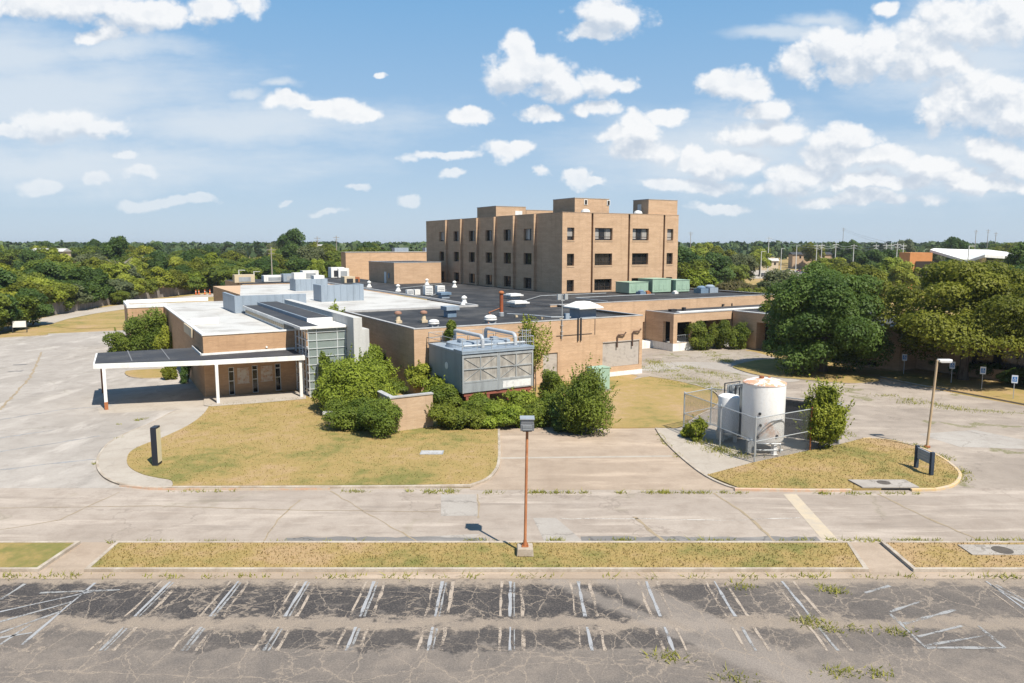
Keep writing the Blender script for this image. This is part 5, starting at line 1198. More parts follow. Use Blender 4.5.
# ------------------------------------------------------------------ foliage
def m_leaf(name, dark, light, var, trans=0.34):
    def fn(t, b, out):
        at = t.node('ShaderNodeAttribute', attribute_name='tint').outputs['Fac']
        col = t.mix(at, dark, light)
        r = t.rnd(); col = t.mix(t.ramp(r, 0, 1, 0, .75, False), col, t.mix(at, tuple(a*b_ for a, b_ in zip(dark, var)), tuple(a*b_ for a, b_ in zip(light, var))))
        tr = t.node('ShaderNodeBsdfTranslucent'); t.put(tr.inputs[0], t.mix(.5, col, (.16,.22,.02)))
        mx = t.node('ShaderNodeMixShader'); mx.inputs[0].default_value = trans
        t.l.new(b.outputs[0], mx.inputs[1]); t.l.new(tr.outputs[0], mx.inputs[2]); t.l.new(mx.outputs[0], out.inputs[0])
        return col
    return mat(name, fn, rough=.55, spec=.2)
L_GREEN = m_leaf('leaf_mid_green', (.065,.105,.014), (.175,.225,.032), (1.15,.95,.8))
L_OLIVE = m_leaf('leaf_olive', (.078,.092,.009), (.225,.228,.026), (1.0,1.05,1.0))
L_DARK = m_leaf('leaf_dark_green', (.030,.062,.016), (.088,.148,.034), (1.2,1.05,.8))
L_YELLOW = m_leaf('leaf_yellow_green', (.120,.145,.012), (.320,.330,.040), (.9,1.0,1.0))
L_RUSSET = m_leaf('leaf_russet', (.075,.062,.025), (.155,.115,.050), (.9,1.2,.9))
L_BRIGHT = m_leaf('leaf_bright_green', (.090,.135,.012), (.250,.315,.036), (1.1,.95,.9), .3)
L_OAK = m_leaf('leaf_oak', (.042,.078,.015), (.125,.190,.036), (1,1,1))
L_GREY = m_leaf('leaf_grey_green', (.065,.085,.038), (.150,.172,.080), (1.1,1.0,.9))
def f_bark(t, b, out):
    n = t.noise(t.vm('MULTIPLY', t.obj(), (3,3,.6)), 1.5, 6, .7); return t.mix(t.ramp(n, .4, .65), (.14,.11,.085), (.07,.052,.04))
M_BARK = mat('bark', f_bark, rough=.9)

def leaf_cloud(seed, rx, ry, z0, z1, nl, n, leaf, lob=.36, shoots=0, sh_len=.8, flat=0.0, dens_in=.25, low=-.55, cone=0.0, kk=(.42,.74)):
    r = np.random.default_rng(seed); zc, rz = (z0+z1)/2, (z1-z0)/2
    d = r.normal(size=(nl,3)); d /= np.linalg.norm(d,axis=1,keepdims=True); d[:,2] = np.where(d[:,2] < low, -d[:,2], d[:,2])
    k = r.uniform(kk[0],kk[1],(nl,1)); lc = d*k; lc[:,:2] *= (1-cone*(lc[:,2:3]*.5+.5));  lr = r.uniform(lob*.7,lob*1.25,nl)
    lc = np.vstack([lc, np.zeros((1,3))]); lr = np.append(lr, .5)
    w_ = lr**2; w_ /= w_.sum(); li = r.choice(nl+1, n, p=w_)
    q = r.normal(size=(n,3)); q /= np.linalg.norm(q,axis=1,keepdims=True); q[:,2] = np.where((q[:,2] < -.2) & (r.random(n) < .6), -q[:,2], q[:,2])
    rad = lr[li]*np.where(r.random(n) < dens_in, r.uniform(.3,.9,n), r.uniform(.82,1.13,n))
    # small clumps on each lobe
    cl = np.sin(q[:,0]*9+li)*np.sin(q[:,1]*9+2*li)*np.sin(q[:,2]*9+3*li); rad = rad*(1+.13*cl)
    p = lc[li]+q*rad[:,None]; p = p*np.array([rx,ry,rz])+np.array([0,0,zc])
    nrm = q*.95+r.normal(size=(n,3))*.45+np.array([.12,-.16,.42])
    tint = np.clip(r.uniform(0,1,nl+1)[li]*.72+r.uniform(0,1,n)*.25+cl*.25+.02,0,1)
    if shoots:
        m = 12; sp = r.choice(n, shoots); base = p[sp]; up = (q[sp]*.75+np.array([0,0,.9])+r.normal(size=(shoots,3))*.25); up /= np.linalg.norm(up,axis=1,keepdims=True)
        ln = r.uniform(.35,1.0,(shoots,1))*sh_len; tt = np.tile(np.linspace(0,1,m),shoots); bi = np.repeat(np.arange(shoots),m)
        pp = base[bi]+up[bi]*(tt[:,None]*ln[bi])+r.normal(size=(shoots*m,3))*leaf*.5*(1.1-tt[:,None])
        p = np.vstack([p,pp]); nrm = np.vstack([nrm, r.normal(size=(shoots*m,3))]); tint = np.append(tint, np.clip(.5+.5*r.random(shoots*m),0,1)); n = len(p)
    keep = p[:,2] > max(.02, z0*.6); p, nrm, tint = p[keep], nrm[keep], tint[keep]; n = len(p)
    nrm /= np.linalg.norm(nrm,axis=1,keepdims=True)+1e-9
    a = np.cross(nrm, r.normal(size=(n,3))); a /= np.linalg.norm(a,axis=1,keepdims=True)+1e-9; b = np.cross(nrm, a)
    s = leaf*r.uniform(.55,1.25,(n,1)); a, b = a*s*.62, b*s*.36
    V = np.empty((n,4,3)); V[:,0] = p-a; V[:,1] = p+b+a*.1; V[:,2] = p+a; V[:,3] = p-b+a*.1
    return V.reshape(-1,3), tint, (lc*np.array([rx,ry,rz])+np.array([0,0,zc]))
def trunk_mb(h, r0, targets, seed, stems=1):
    rr = random.Random(seed); m = MB()
    for s in range(stems):
        ox, oy = (rr.uniform(-.25,.25), rr.uniform(-.25,.25)) if stems > 1 else (0,0)
        top = (ox*2+rr.uniform(-.3,.3), oy*2+rr.uniform(-.3,.3), h*.62)
        m.tube([(ox,oy,-.1),(ox*1.2,oy*1.2,h*.12),(ox*1.5+rr.uniform(-.1,.1),oy*1.5,h*.35),top], [r0*1.35,r0,r0*.8,r0*.45], 9)
    tg_ = list(targets); rr.shuffle(tg_)
    for c in tg_[:9]:
        z = h*rr.uniform(.25,.5); m.tube([(0,0,z),(c[0]*.45,c[1]*.45,(z+c[2])/2+.3),(c[0]*.9,c[1]*.9,c[2])], [r0*.5,r0*.32,r0*.12], 6)
    return m
def tree(name, label, loc, rx, h, z0, seed, leafmat, n=9000, leaf=.45, nl=16, r0=.28, group=None, stems=1, ry=None, **k):
    t = thing(name, label, 'tree', loc, 0, group)
    V, tint, lc = leaf_cloud(seed, rx, ry or rx, z0, h, nl, n, leaf, **k)
    soup('crown', V, leafmat, 4, tint, t); trunk_mb(h, r0, lc, seed, stems).build('trunk', M_BARK, t, smooth=True)
    return t
def shrub(name, label, loc, rx, h, seed, leafmat, n=3500, leaf=.2, nl=9, group=None, z0=.0, ry=None, stems=3, cat='shrub', rotz=0, **k):
    t = thing(name, label, cat, loc, rotz, group)
    k.setdefault('low', -.95); k.setdefault('dens_in', .15); n = int(n*1.6); leaf *= .8
    V, tint, lc = leaf_cloud(seed, rx, ry or rx, z0 or -.14*h, h, nl, n, leaf, **k)
    soup('foliage', V, leafmat, 4, tint, t); trunk_mb(h*.8, .05, lc, seed, stems).build('stems', M_BARK, t)
    return t
def at_depth(px, Y, z=6.0): return ((px-512)/F_PX*(Y*CP+(CAM_H-z)*SP), Y, 0)

# the two big trees on the right
tree('oak_tree', 'big dark green tree with dense crown before the right wing, left of the olive tree', (*G(823,372)[:2],0), 7.7, 11.7, -.8, 11, L_OAK, 80000, .25, 64, .38, lob=.215, dens_in=.12, low=-.92, cone=.42, kk=(.5,.92))
tree('live_oak', 'broad olive green tree on the right, its crown over the parking signs', (*BW(75.7,40.6)[:2],0), 8.3, 11.6, 1.5, 12, L_OLIVE, 85000, .25, 74, .42, ry=8.6, lob=.21, dens_in=.12, low=-.85, cone=.12, kk=(.5,.92))
tree('olive_tree', 'olive tree between the dark oak and the far street, darker on its left side', at_depth(851,112), 5.8, 11.0, 1.2, 13, L_OLIVE, 22000, .34, 34, .3, lob=.26, dens_in=.12, low=-.8, kk=(.5,.9))
tree('dark_tree', 'small dark tree behind the left edge of the big dark oak', at_depth(797,96), 3.4, 8.0, 1.0, 14, L_DARK, 8000, .36, 14, .2)
tree('bright_tree', 'bright green low tree against the right end of the porch roof', at_depth(785,98), 3.8, 6.2, .8, 15, L_GREEN, 8000, .34, 14, .2)
tree('edge_tree', 'dark green tree at the far right edge above the white coping', at_depth(1042,104), 7.0, 11.2, 2, 16, L_DARK, 14000, .4, 20, .3)
tree('edge_tree', 'tall dark tree at the right edge of the view beside the modern building', at_depth(1028,170), 6.0, 15.0, 3, 17, L_DARK, 10000, .5, 16, .3)

# woods: a few kinds of trees, each copied with crown and trunk
KIND = [('elm_tree', L_GREEN, 5.2, 10, 1.3, 21, .40), ('ash_tree', L_OLIVE, 5.6, 10, 1.2, 22, .36), ('hackberry_tree', L_DARK, 5.0, 10, 1.0, 23, .38), ('mesquite_tree', L_YELLOW, 5.4, 10, 1.6, 24, .34), ('scrub_tree', L_GREY, 5.0, 10, 1.0, 25, .42), ('round_tree', L_BRIGHT, 4.6, 10, 1.0, 26, .36)]
WORDS = {'elm_tree':'mid green leafy', 'ash_tree':'olive green spreading', 'hackberry_tree':'dark green dense', 'mesquite_tree':'yellow green feathery', 'scrub_tree':'grey green scrubby', 'round_tree':'bright green round'}
PROTO = {}
rt = random.Random(77)
def plant(kind, loc, sx, sz, where, group):
    lab = '%s tree %s' % (WORDS[kind[0]], where)
    g = '%s trees %s' % (WORDS[kind[0]], group)
    if kind[0] not in PROTO:
        PROTO[kind[0]] = tree(kind[0], lab, loc, kind[2], kind[3], kind[4], kind[5], kind[1], 11000, .50, 30, .26, g, lob=kind[6]*.72, dens_in=.12, low=-.8, kk=(.48,.88))
        PROTO[kind[0]].scale = (sx, sx, sz); PROTO[kind[0]].rotation_euler = (0,0,rt.uniform(0,6)); return
    dup(PROTO[kind[0]], loc, rt.uniform(0,6.28), (sx, sx*rt.uniform(.9,1.1), sz), lab, g)
def pick(): return rt.choices(KIND, (28,17,24,13,8,10))[0]
fl = [G(x, y)[:2] for x, y in ((-60,330),(0,323),(49,315.8),(98,306.8),(137,300.2),(187,294.3),(240,289),(300,285))]
def along(s):
    i = min(int(s), len(fl)-2); f = s-i; return (fl[i][0]*(1-f)+fl[i+1][0]*f, fl[i][1]*(1-f)+fl[i+1][1]*f)
CNT = 0
# front row, right behind the fence
s = 0.0
while s < 6.9:
    a = along(s); b_ = along(min(s+.1,6.95)); d = math.dist(a, b_)/.1
    off = rt.uniform(.9, 2.6); nx, ny = -(b_[1]-a[1]), (b_[0]-a[0]); L_ = math.hypot(nx, ny) or 1
    h = rt.uniform(5.8, 8.8); plant(pick(), (a[0]+nx/L_*off, a[1]+ny/L_*off, -.6), rt.uniform(.70,1.0), h/10, 'overhanging the grey board fence', 'overhanging the grey board fence'); CNT += 1
    s += rt.uniform(4.2, 6.6)/max(d, 1)
for (px, py, h, w_, ki) in ((-22,336,7.5,.85,0),(-4,333,7.0,.75,2),(14,329,6.2,.7,0),(33,325,6.6,.72,2),(120,304.5,4.0,.42,0)):
    plant(KIND[ki], (*G(px,py)[:2],-.5), w_, h/10, 'on the drive side of the board fence', 'on the drive side of the board fence')
for row, (back, h0, h1, sp) in enumerate(((11,7,10,8.5),(22,8,11,9.5),(36,9,12,11),(54,9,12.5,13))):
    s = 0.0
    while s < 6.95:
        a = along(s); b_ = along(min(s+.1,6.99)); d = math.dist(a, b_)/.1
        nx, ny = -(b_[1]-a[1]), (b_[0]-a[0]); L_ = math.hypot(nx, ny) or 1; o_ = back+rt.uniform(-4,4)
        plant(pick(), (a[0]+nx/L_*o_+rt.uniform(-2,2), a[1]+ny/L_*o_, 0), rt.uniform(.8,1.25), rt.uniform(h0,h1)/10, 'in the left wood behind the board fence', 'in the wood behind the board fence'); CNT += 1
        s += sp*rt.uniform(.75,1.25)/max(d, 1)
# middle distance behind the low roofs and all round the horizon
for Y, h0, h1, sp in ((225,8,11,11),(262,9,13,15),(310,10,14,19),(370,11,15.5,24),(440,12,16.5,30)):
    px = -150.0
    while px < 1330:
        hid = 445 < px < 668
        openings = 735 < px < 830 and Y < 400
        if not hid and not openings and not (345 < px < 440 and Y < 240) and not (905 < px < 1015 and Y < 300) and not (1030 < px and Y < 240):
            lim = 16 if 690 < px < 900 else 99
            p = at_depth(px+rt.uniform(-8,8), Y+rt.uniform(-14,14))
            side = 'on the horizon left of the tower' if px < 445 else 'on the horizon right of the tower'
            if p[0] > -86 or Y > 240: plant(pick(), p, rt.uniform(.95,1.5), min(lim, rt.uniform(h0,h1))/10, side, side); CNT += 1
        px += sp*F_PX/Y*rt.uniform(.8,1.2)
for (px, Y, h, w_, ki) in ((292,330,20,1.4,2),(118,260,16.0,1.35,2),(316,228,9.0,.75,5),(340,232,8.0,.6,5),(700,150,8.4,1.0,5),(692,185,10.5,.9,0),(715,215,11,1.1,2),(742,235,10.5,1.0,4),(685,200,12.5,1.2,2),(768,140,6.6,.8,4),(720,300,13,1.3,1),(760,330,12,1.2,3),(812,420,15,1.3,1),(845,430,15,1.4,2),(870,300,11,1.2,1),(890,280,11.5,1.0,2),(905,190,9.5,.9,3),(945,180,9.5,.9,2),(985,180,9,1.0,3),(1010,200,10,1.0,0),(955,330,16.5,1.3,2),(1000,420,15,1.5,0),(985,150,8.5,.9,3)):
    plant(KIND[ki], at_depth(px, Y), w_, h/10, 'beyond the roofs and the right wing' if px > 500 else 'behind the far left roofs', 'beyond the roofs and the right wing' if px > 500 else 'behind the far left roofs'); CNT += 1
tree('crape_myrtle', 'russet tinged crape myrtle behind the right end of the black roof, the left one', at_depth(733,132), 4.6, 7.6, .8, 31, L_RUSSET, 8000, .42, 16, .15, 'russet trees behind the low roof', stems=3)
tree('crape_myrtle', 'olive and russet crape myrtle beside the porch roof', at_depth(752,122), 4.2, 6.8, .8, 32, L_OLIVE, 8000, .4, 16, .15, 'russet trees behind the low roof', stems=3)
tree('crape_myrtle', 'pale grey green tree between the russet myrtle and the big dark oak', at_depth(778,150), 5.5, 8.6, 1, 33, L_GREY, 8000, .45, 16, .2, 'russet trees behind the low roof', stems=2)
# bare grey tree in the wood
bt_ = thing('dead_tree', 'pale bare-branched tree standing among the green crowns of the left wood', 'tree', at_depth(120,196), 0)
rr = random.Random(9); m = MB(); m.tube([(0,0,0),(.1,0,4),(0,.1,8)],[.22,.15,.07],7)
for k in range(60):
    z = rr.uniform(3.5,8); a = rr.uniform(0,6.28); L_ = rr.uniform(1.5,4.2); m.tube([(0,0,z),(math.cos(a)*L_*.5,math.sin(a)*L_*.5,z+L_*.45),(math.cos(a)*L_,math.sin(a)*L_,z+L_*.8)],[.05,.035,.012],4)
m.build('branches', mat('pale_bark', col=(.34,.30,.26), rough=.9), bt_)

# far belt of woods
r = np.random.default_rng(5); V = []; TN = []
for k in range(3000):
    Y = r.uniform(480, 1500)**1.0; X = r.uniform(-1.35,1.35)*Y; hh = r.uniform(9,15.5)+Y*.0035; rx = r.uniform(5,9); n = 46 if Y < 900 else 30
    q = r.normal(size=(n,3)); q /= np.linalg.norm(q,axis=1,keepdims=True); q[:,2] = np.abs(q[:,2])*1.0-.25
    p = np.array([X,Y,hh*.55])+q*np.array([rx,rx,hh*.45]); nrm = q+r.normal(size=(n,3))*.5; nrm /= np.linalg.norm(nrm,axis=1,keepdims=True)
    a = np.cross(nrm, r.normal(size=(n,3))); a /= np.linalg.norm(a,axis=1,keepdims=True); b_ = np.cross(nrm,a); s_ = r.uniform(1.6,3.4,(n,1))
    a, b_ = a*s_, b_*s_*.8; v4 = np.empty((n,4,3)); v4[:,0] = p-a; v4[:,1] = p-b_; v4[:,2] = p+a; v4[:,3] = p+b_; V.append(v4.reshape(-1,3)); TN.append(np.clip(r.uniform(0,.8)+r.uniform(-.2,.3,n),0,1))
o = soup('distant_woods', np.vstack(V), m_leaf('leaf_far', (.034,.062,.022), (.085,.120,.040), (1,1,1), .1), 4, np.concatenate(TN)); struct(o, 'stuff', 'far belt of green woods along the whole horizon')

# ------------------------------------------------------------------ shrubs round the buildings
S = lambda px, py, z=0: (*G(px, py, z)[:2], z)
# big entrance shrubs
shrub('crape_myrtle_shrub', 'tall light green shrub growing up against the glass stair corner', S(329,399), .75, 4.6, 41, L_GREEN, 3600, .2, 10, shoots=60, sh_len=.9)
shrub('crape_myrtle_shrub', 'big bright green spreading shrub in the middle of the entrance planting', S(356,412), 3.3, 4.9, 42, L_BRIGHT, 15000, .22, 28, shoots=200, sh_len=1.5)
shrub('crape_myrtle_shrub', 'bright green shrub behind the spreading one, before the fin wall', S(371,396), 2.5, 4.6, 43, L_BRIGHT, 8000, .24, 16, shoots=90, sh_len=1.0)
shrub('holly_shrub', 'rounded dark green bush at the foot of the low brick wall', S(379,437), 1.75, 2.9, 44, L_GREEN, 10000, .15, 22, shoots=40, sh_len=.35)
shrub('holly_shrub', 'dark green bush left of the rounded one, edging the lawn', S(354,429), 2.1, 2.6, 45, L_GREEN, 9000, .17, 18, shoots=90, sh_len=.7)
shrub('crape_myrtle_shrub', 'bright green shrub in front of the low garden wall, over the rounded bush', S(375,424), 1.9, 3.5, 145, L_BRIGHT, 8000, .2, 16, shoots=110, sh_len=.9)
shrub('holly_shrub', 'low dark bush under the light shrub by the glass corner', S(333,409), 1.8, 2.4, 46, L_GREEN, 6500, .18, 14, shoots=50, sh_len=.6)
shrub('privet_bush', 'dark green privet behind the garden wall, against the brick wing', S(391,383), 1.7, 3.9, 47, L_DARK, 6000, .2, 14)
shrub('privet_bush', 'second dark privet, in the gap beside the fin wall', S(380,372), 1.4, 4.4, 48, L_DARK, 5000, .2, 12)
shrub('young_tree', 'slender bright sapling rising behind the fin wall', (*BW(22.7,76)[:2],0), 1.1, 7.2, 49, L_BRIGHT, 2600, .22, 9, z0=3.0, shoots=30, cat='sapling')
shrub('yard_weed', 'green shrub filling the gap between the garden wall end and the cooling tower', S(437,404), 1.7, 2.7, 150, L_BRIGHT, 5000, .19, 14, shoots=80, sh_len=.7)
shrub('yard_weed', 'low green shrub at the left foot of the cooling tower', S(452,400), 1.5, 2.0, 151, L_GREEN, 4500, .19, 12, shoots=50, sh_len=.5)
shrub('yard_weed', 'loose pale green shrub in the raised bed left of the cooling tower', S(420,386,1.0), 1.5, 2.2, 50, L_YELLOW, 3200, .2, 10, shoots=60, sh_len=.6)
shrub('yard_weed', 'low green weeds on the raised bed behind the garden wall', S(395,391,1.5), 1.5, 1.0, 51, L_GREEN, 2600, .2, 9, shoots=40, sh_len=.5)
for i, (px, py, rx, h, mm, lab) in enumerate(((446,431,1.5,1.9,L_GREEN,'first hedge shrub, right beside the garden wall end'),(468,430,1.5,1.6,L_GREEN,'hedge shrub below the left cell of the cooling tower'),(492,429,1.6,1.7,L_BRIGHT,'bright hedge shrub below the middle of the cooling tower'),(515,429,1.5,1.6,L_BRIGHT,'bright hedge shrub just left of the lamp head'),(538,428,1.5,1.8,L_GREEN,'hedge shrub below the right corner of the cooling tower'),(556,427,1.5,2.3,L_GREEN,'taller hedge shrub touching the big dark bush'),(550,404,1.4,3.0,L_GREEN,'shrub behind the hedge right of the cooling tower'),(480,414,1.8,1.7,L_GREEN,'shrub in the second hedge row under the left cell'),(518,414,1.8,1.7,L_BRIGHT,'shrub in the second hedge row under the right cell'),(444,412,1.5,2.1,L_GREEN,'shrub behind the end of the garden wall'))):
    shrub('hedge_shrub', lab, S(px,py-2), rx, h, 60+i, mm, 5000, .18, 14, 'overgrown hedge below the cooling tower', shoots=70, sh_len=.5)
shrub('juniper_bush', 'big spiky dark green bush at the head of the driveway', S(583,432), 2.2, 4.2, 75, L_GREEN, 15000, .18, 30, shoots=380, sh_len=1.6)
shrub('juniper_bush', 'smaller dark bush at the left foot of the big spiky one', S(567,430), 1.5, 2.6, 76, L_DARK, 5000, .2, 12, shoots=50, sh_len=.6)
shrub('young_tree', 'thin yellow green sapling against the brick wall right of the cooling tower', (*BW(35.6,57.6)[:2],0), 1.7, 6.9, 77, L_YELLOW, 2400, .2, 14, z0=1.2, shoots=110, sh_len=.9, cat='sapling')
shrub('young_tree', 'small green tree peeping over the left cell of the cooling tower', (*BW(27.8,59.0)[:2],0), .65, 6.9, 78, L_GREEN, 1800, .2, 7, z0=4.6, cat='sapling')
# porch shrubs
for i, (px, py, rx, h, lab) in enumerate(((697,349.5,2.1,3.5,'dark bushy shrub at the right corner of the white plinth'),(721,349,1.8,4.3,'taller pointed shrub in the middle of the porch front'),(739,349,1.7,3.6,'dark shrub nearest the wing wall by the porch'))):
    shrub('porch_shrub', lab, S(px,py), rx, h, 80+i, L_GREEN, 6000, .22, 14, 'shrubs along the brick porch', shoots=20, sh_len=.7)
# left of the pavilion
shrub('laurel_bush', 'dark green bush at the left end of the planting by the pavilion', (*BW(3.4,102.3)[:2],0), 2.3, 3.3, 84, L_GREEN, 7000, .24, 14, shoots=40, sh_len=.8)
shrub('laurel_bush', 'tall green shrub in front of the white-edged brick wall', (*BW(6.4,101.0)[:2],0), 2.7, 6.0, 85, L_GREEN, 11000, .24, 20, shoots=110, sh_len=1.0)
shrub('laurel_bush', 'yellowing shrub against the pavilion side wall', (*BW(7.7,97.0)[:2],0), 1.3, 3.8, 86, L_YELLOW, 4500, .22, 10, shoots=30, sh_len=.7)
shrub('laurel_bush', 'low brownish bush seen under the canopy', S(171,379), 1.0, 2.0, 87, L_OLIVE, 3000, .2, 9)
shrub('laurel_bush', 'dark narrow bush under the canopy beside the wall', S(186,383), .75, 2.5, 88, L_DARK, 2500, .18, 8)
shrub('boxwood_block', 'clipped dark green shrub in front of the far left wing', S(227,298.5), 2.3, 4.4, 89, L_DARK, 4000, .4, 12)
# tank compound
shrub('climbing_vine', 'tall bright vine swallowing the right corner of the chain-link fence', (*(np.array(P_['D'])*.36+np.array(P_['C'])*.64),0), 1.6, 4.4, 90, L_YELLOW, 9000, .18, 26, shoots=300, sh_len=1.3, lob=.26, cat='vine')
shrub('compound_weed', 'pale green weed growing through the left fence side', S(698,441), .85, 1.5, 91, L_YELLOW, 1600, .17, 7, 'weeds in the tank compound', shoots=40, sh_len=.5)
shrub('compound_weed', 'yellow weed low at the left fence corner', S(689,437), .6, .9, 92, L_YELLOW, 1000, .16, 6, 'weeds in the tank compound', shoots=20, sh_len=.4)
# right hedges
for i, (px, py, rx, h, lab) in enumerate(((1016,388,2.2,1.7,'clipped hedge shrub nearest the right edge of the verge'),(992,382,2.0,1.8,'clipped hedge shrub right of the third parking sign'),(968,378,2.0,1.7,'shaded hedge shrub left of the third parking sign'),(938,373,1.9,1.7,'shaded hedge shrub behind the olive tree trunk'),(912,370,1.7,1.6,'shaded hedge shrub beside the brick pier'))):
    shrub('hedge_shrub', lab, S(px,py-3,.1), rx, h, 95+i, L_DARK, 3000, .2, 10, 'dark hedge along the right wing', ry=1.3)

# ------------------------------------------------------------------ grass blades and weeds
def inside(P, poly):
    x, y = P[:,0], P[:,1]; c = np.zeros(len(P), bool); n = len(poly)
    for i in range(n):
        x0, y0 = poly[i]; x1, y1 = poly[(i+1)%n]
        if y0 == y1: continue
        k = ((y0 > y) != (y1 > y)) & (x < (x1-x0)*(y-y0)/(y1-y0)+x0); c ^= k
    return c
def blades(P, z, h0, h1, w_, r, lean=.5):
    n = len(P); h = r.uniform(h0,h1,n); a = r.uniform(0,6.28,n); ln = r.uniform(0,lean,n)*h; t_ = r.uniform(0,6.28,n)
    V = np.empty((n,3,3)); ww = w_*r.uniform(.6,1.3,n)
    V[:,0] = np.c_[P[:,0]-np.cos(a)*ww, P[:,1]-np.sin(a)*ww, np.full(n,z)]; V[:,1] = np.c_[P[:,0]+np.cos(a)*ww, P[:,1]+np.sin(a)*ww, np.full(n,z)]
    V[:,2] = np.c_[P[:,0]+np.cos(t_)*ln, P[:,1]+np.sin(t_)*ln, z+h]; return V.reshape(-1,3)
def scatter(name, label, poly, z, n, dry, seed, h0=.03, h1=.09, w_=.028):
    r = np.random.default_rng(seed); A = np.array(poly); lo, hi = A.min(0), A.max(0); P = r.uniform(lo, hi, (n*2,2)); P = P[inside(P, poly)][:n]
    o = soup(name, blades(P, z, h0, h1, w_, r), m_blade(name+'_blade_%d' % seed, dry, seed_map(seed)), 3, r.random(len(P))); struct(o, 'stuff', label)
def seed_map(s): return {1:1,2:2,3:3,4:2,5:5}[s]
scatter('grass', 'short yellow green grass of the front lawn', lawn, .13, 15000, .55, 1)
scatter('grass', 'dry brown grass round the tank compound', tl, .118, 6000, .57, 2)
scatter('grass', 'grass of the long near median strip', [(-17.6,29.4),(14.7,29.4),(15.1,31.95),(-17.8,31.95)], .118, 7000, .60, 3)
scatter('grass', 'dry grass of the right near median strip', [(16.9,29.4),(40,29.4),(40,31.95),(16.9,31.95)], .118, 4000, .68, 5)
def weeds(label, lines, n, seed, spread=.12, h=(.06,.22), z=.01):
    r = np.random.default_rng(seed); P = []
    for ln_ in lines:
        L_ = [np.array(q[:2]) for q in ln_]; tot = sum(np.linalg.norm(L_[i+1]-L_[i]) for i in range(len(L_)-1))
        for c in range(max(2,int(tot*1.6))):
            i = r.integers(0,len(L_)-1); q = L_[i]+(L_[i+1]-L_[i])*r.random(); m_ = r.integers(5, max(6,int(n))); P.append(q+r.normal(size=(m_,2))*np.array([spread*1.8,spread]))
    P = np.vstack(P); o = soup('weeds', blades(P, z, h[0], h[1], .028, r, 1.8), m_leaf('weed_leaf', (.24,.25,.035), (.52,.47,.13), (1,1,1), .55), 3, r.random(len(P))); struct(o, 'stuff', label)
weeds('green weeds in the joint between driveway and street', [PX([(420,493),(740,493)])], 46, 1, .10)
weeds('weeds along the lawn kerb and the street edge', [PX([(165,491.5),(235,491.5)]), PX([(330,492),(470,491)]), PX([(470,541),(1024,541)]), PX([(110,543),(400,543)]), PX([(795,494),(930,494)])], 26, 2, .10)
weeds('weeds at the foot of the near median kerb', [[(-60,28.75),(-10,28.75)], [(-10,28.75),(30,28.75)]], 16, 3, .12)
weeds('yellow weed tufts in the parking lot cracks', [PX([(798,616),(812,624)]), PX([(812,629),(905,632)]), PX([(725,676),(745,681)]), PX([(815,673),(880,674)]), PX([(658,635),(672,665)]), PX([(735,586),(760,588)]), PX([(820,586),(835,592)])], 85, 4, .17, (.05,.2))
weeds('weeds round the yellow kerb of the tank lawn', [PX([(880,438.5),(917,446.5),(943,457),(960,470),(964,479),(955,489)]), PX([(866,440),(835,430),(800,425)])], 40, 5, .16)
weeds('grassy weeds in the court joints', [PX([(690,382),(660,366),(650,360)]), PX([(720,392),(690,375)]), PX([(900,398),(960,410),(1024,414)]), PX([(905,402),(915,404)]), PX([(700,350),(735,365)]), PX([(680,366),(740,380)]), PX([(870,395),(900,397)]), PX([(660,380),(715,395)]), PX([(655,372),(640,366)])], 60, 6, .35, (.06,.25))
weeds('weeds along the drive seam beside the slab', [PX([(656,430),(664,442),(682,459)]), PX([(118,425),(150,418)]), PX([(96,468),(98,458)]), PX([(110,440),(140,437)])], 26, 7, .07)
weeds('dry weeds round the tank legs', [PX([(712,447),(740,458)]), PX([(690,436),(716,450)]), PX([(735,455),(750,460)])], 60, 8, .3, (.1,.4))
# ------------------------------------------------------------------ far buildings, poles, cars
mx_, my_, _ = at_depth(955, 215)
fb = thing('modern_building', 'modern low building with folded white roof and orange side box, far right behind the trees', 'building', (mx_,my_,0), math.radians(-8))
m = MB(); m.box(4,17,4,20,0,8.8); m.build('wall', M_GREYMET, fb)
m = MB(); m.box(9.5,16.8,3.88,3.99,6.2,8.6); m.build('window_band', M_PANE, fb)
m = MB(); m.box(8.0,9.3,2.6,3.8,0,9.8); m.box(9.5,17,3.3,3.87,5.0,6.1); m.build('pillar', M_WHITE, fb)
def at_pxY(x, y, Y):
    r = ray(x, y); t = Y/r[1]; return Vector((r[0]*t, Y, CAM_H+r[2]*t))
inv = (Matrix.Translation((mx_,my_,0)) @ Matrix.Rotation(math.radians(-8),4,'Z')).inverted()
E_ = [inv @ at_pxY(*q) for q in ((930,249.6,232),(967,260.5,208),(985,254.6,204),(1013,256.4,206),(1016,253.0,240),(988,249.6,246),(958,249.2,248),(934,248.2,246))]
m = MB(); dn = Vector((0,0,-.75)); E2 = [q+dn for q in E_]
m.add(E_, [(0,1,6,7),(1,2,5,6),(2,3,4,5)]); m.add(E2, [(7,6,1,0),(6,5,2,1),(5,4,3,2)]); m.add(E_[:4]+E2[:4], [(0,1,5,4),(1,2,6,5),(2,3,7,6)]); m.build('folded_roof', M_WHITE, fb)
q0_ = inv @ at_pxY(921,255,226)
m = MB(); m.box(q0_.x-3.1,q0_.x+3.3,q0_.y,q0_.y+9,0,11.2); m.build('orange_box', mat('orange_cladding', f_dirty((.62,.27,.10),(.48,.21,.08),.6,.5)), fb)
m = MB(); m.box(-7,3.9,10,16,0,8.6); m.build('link_wall', M_BRONZE, fb)
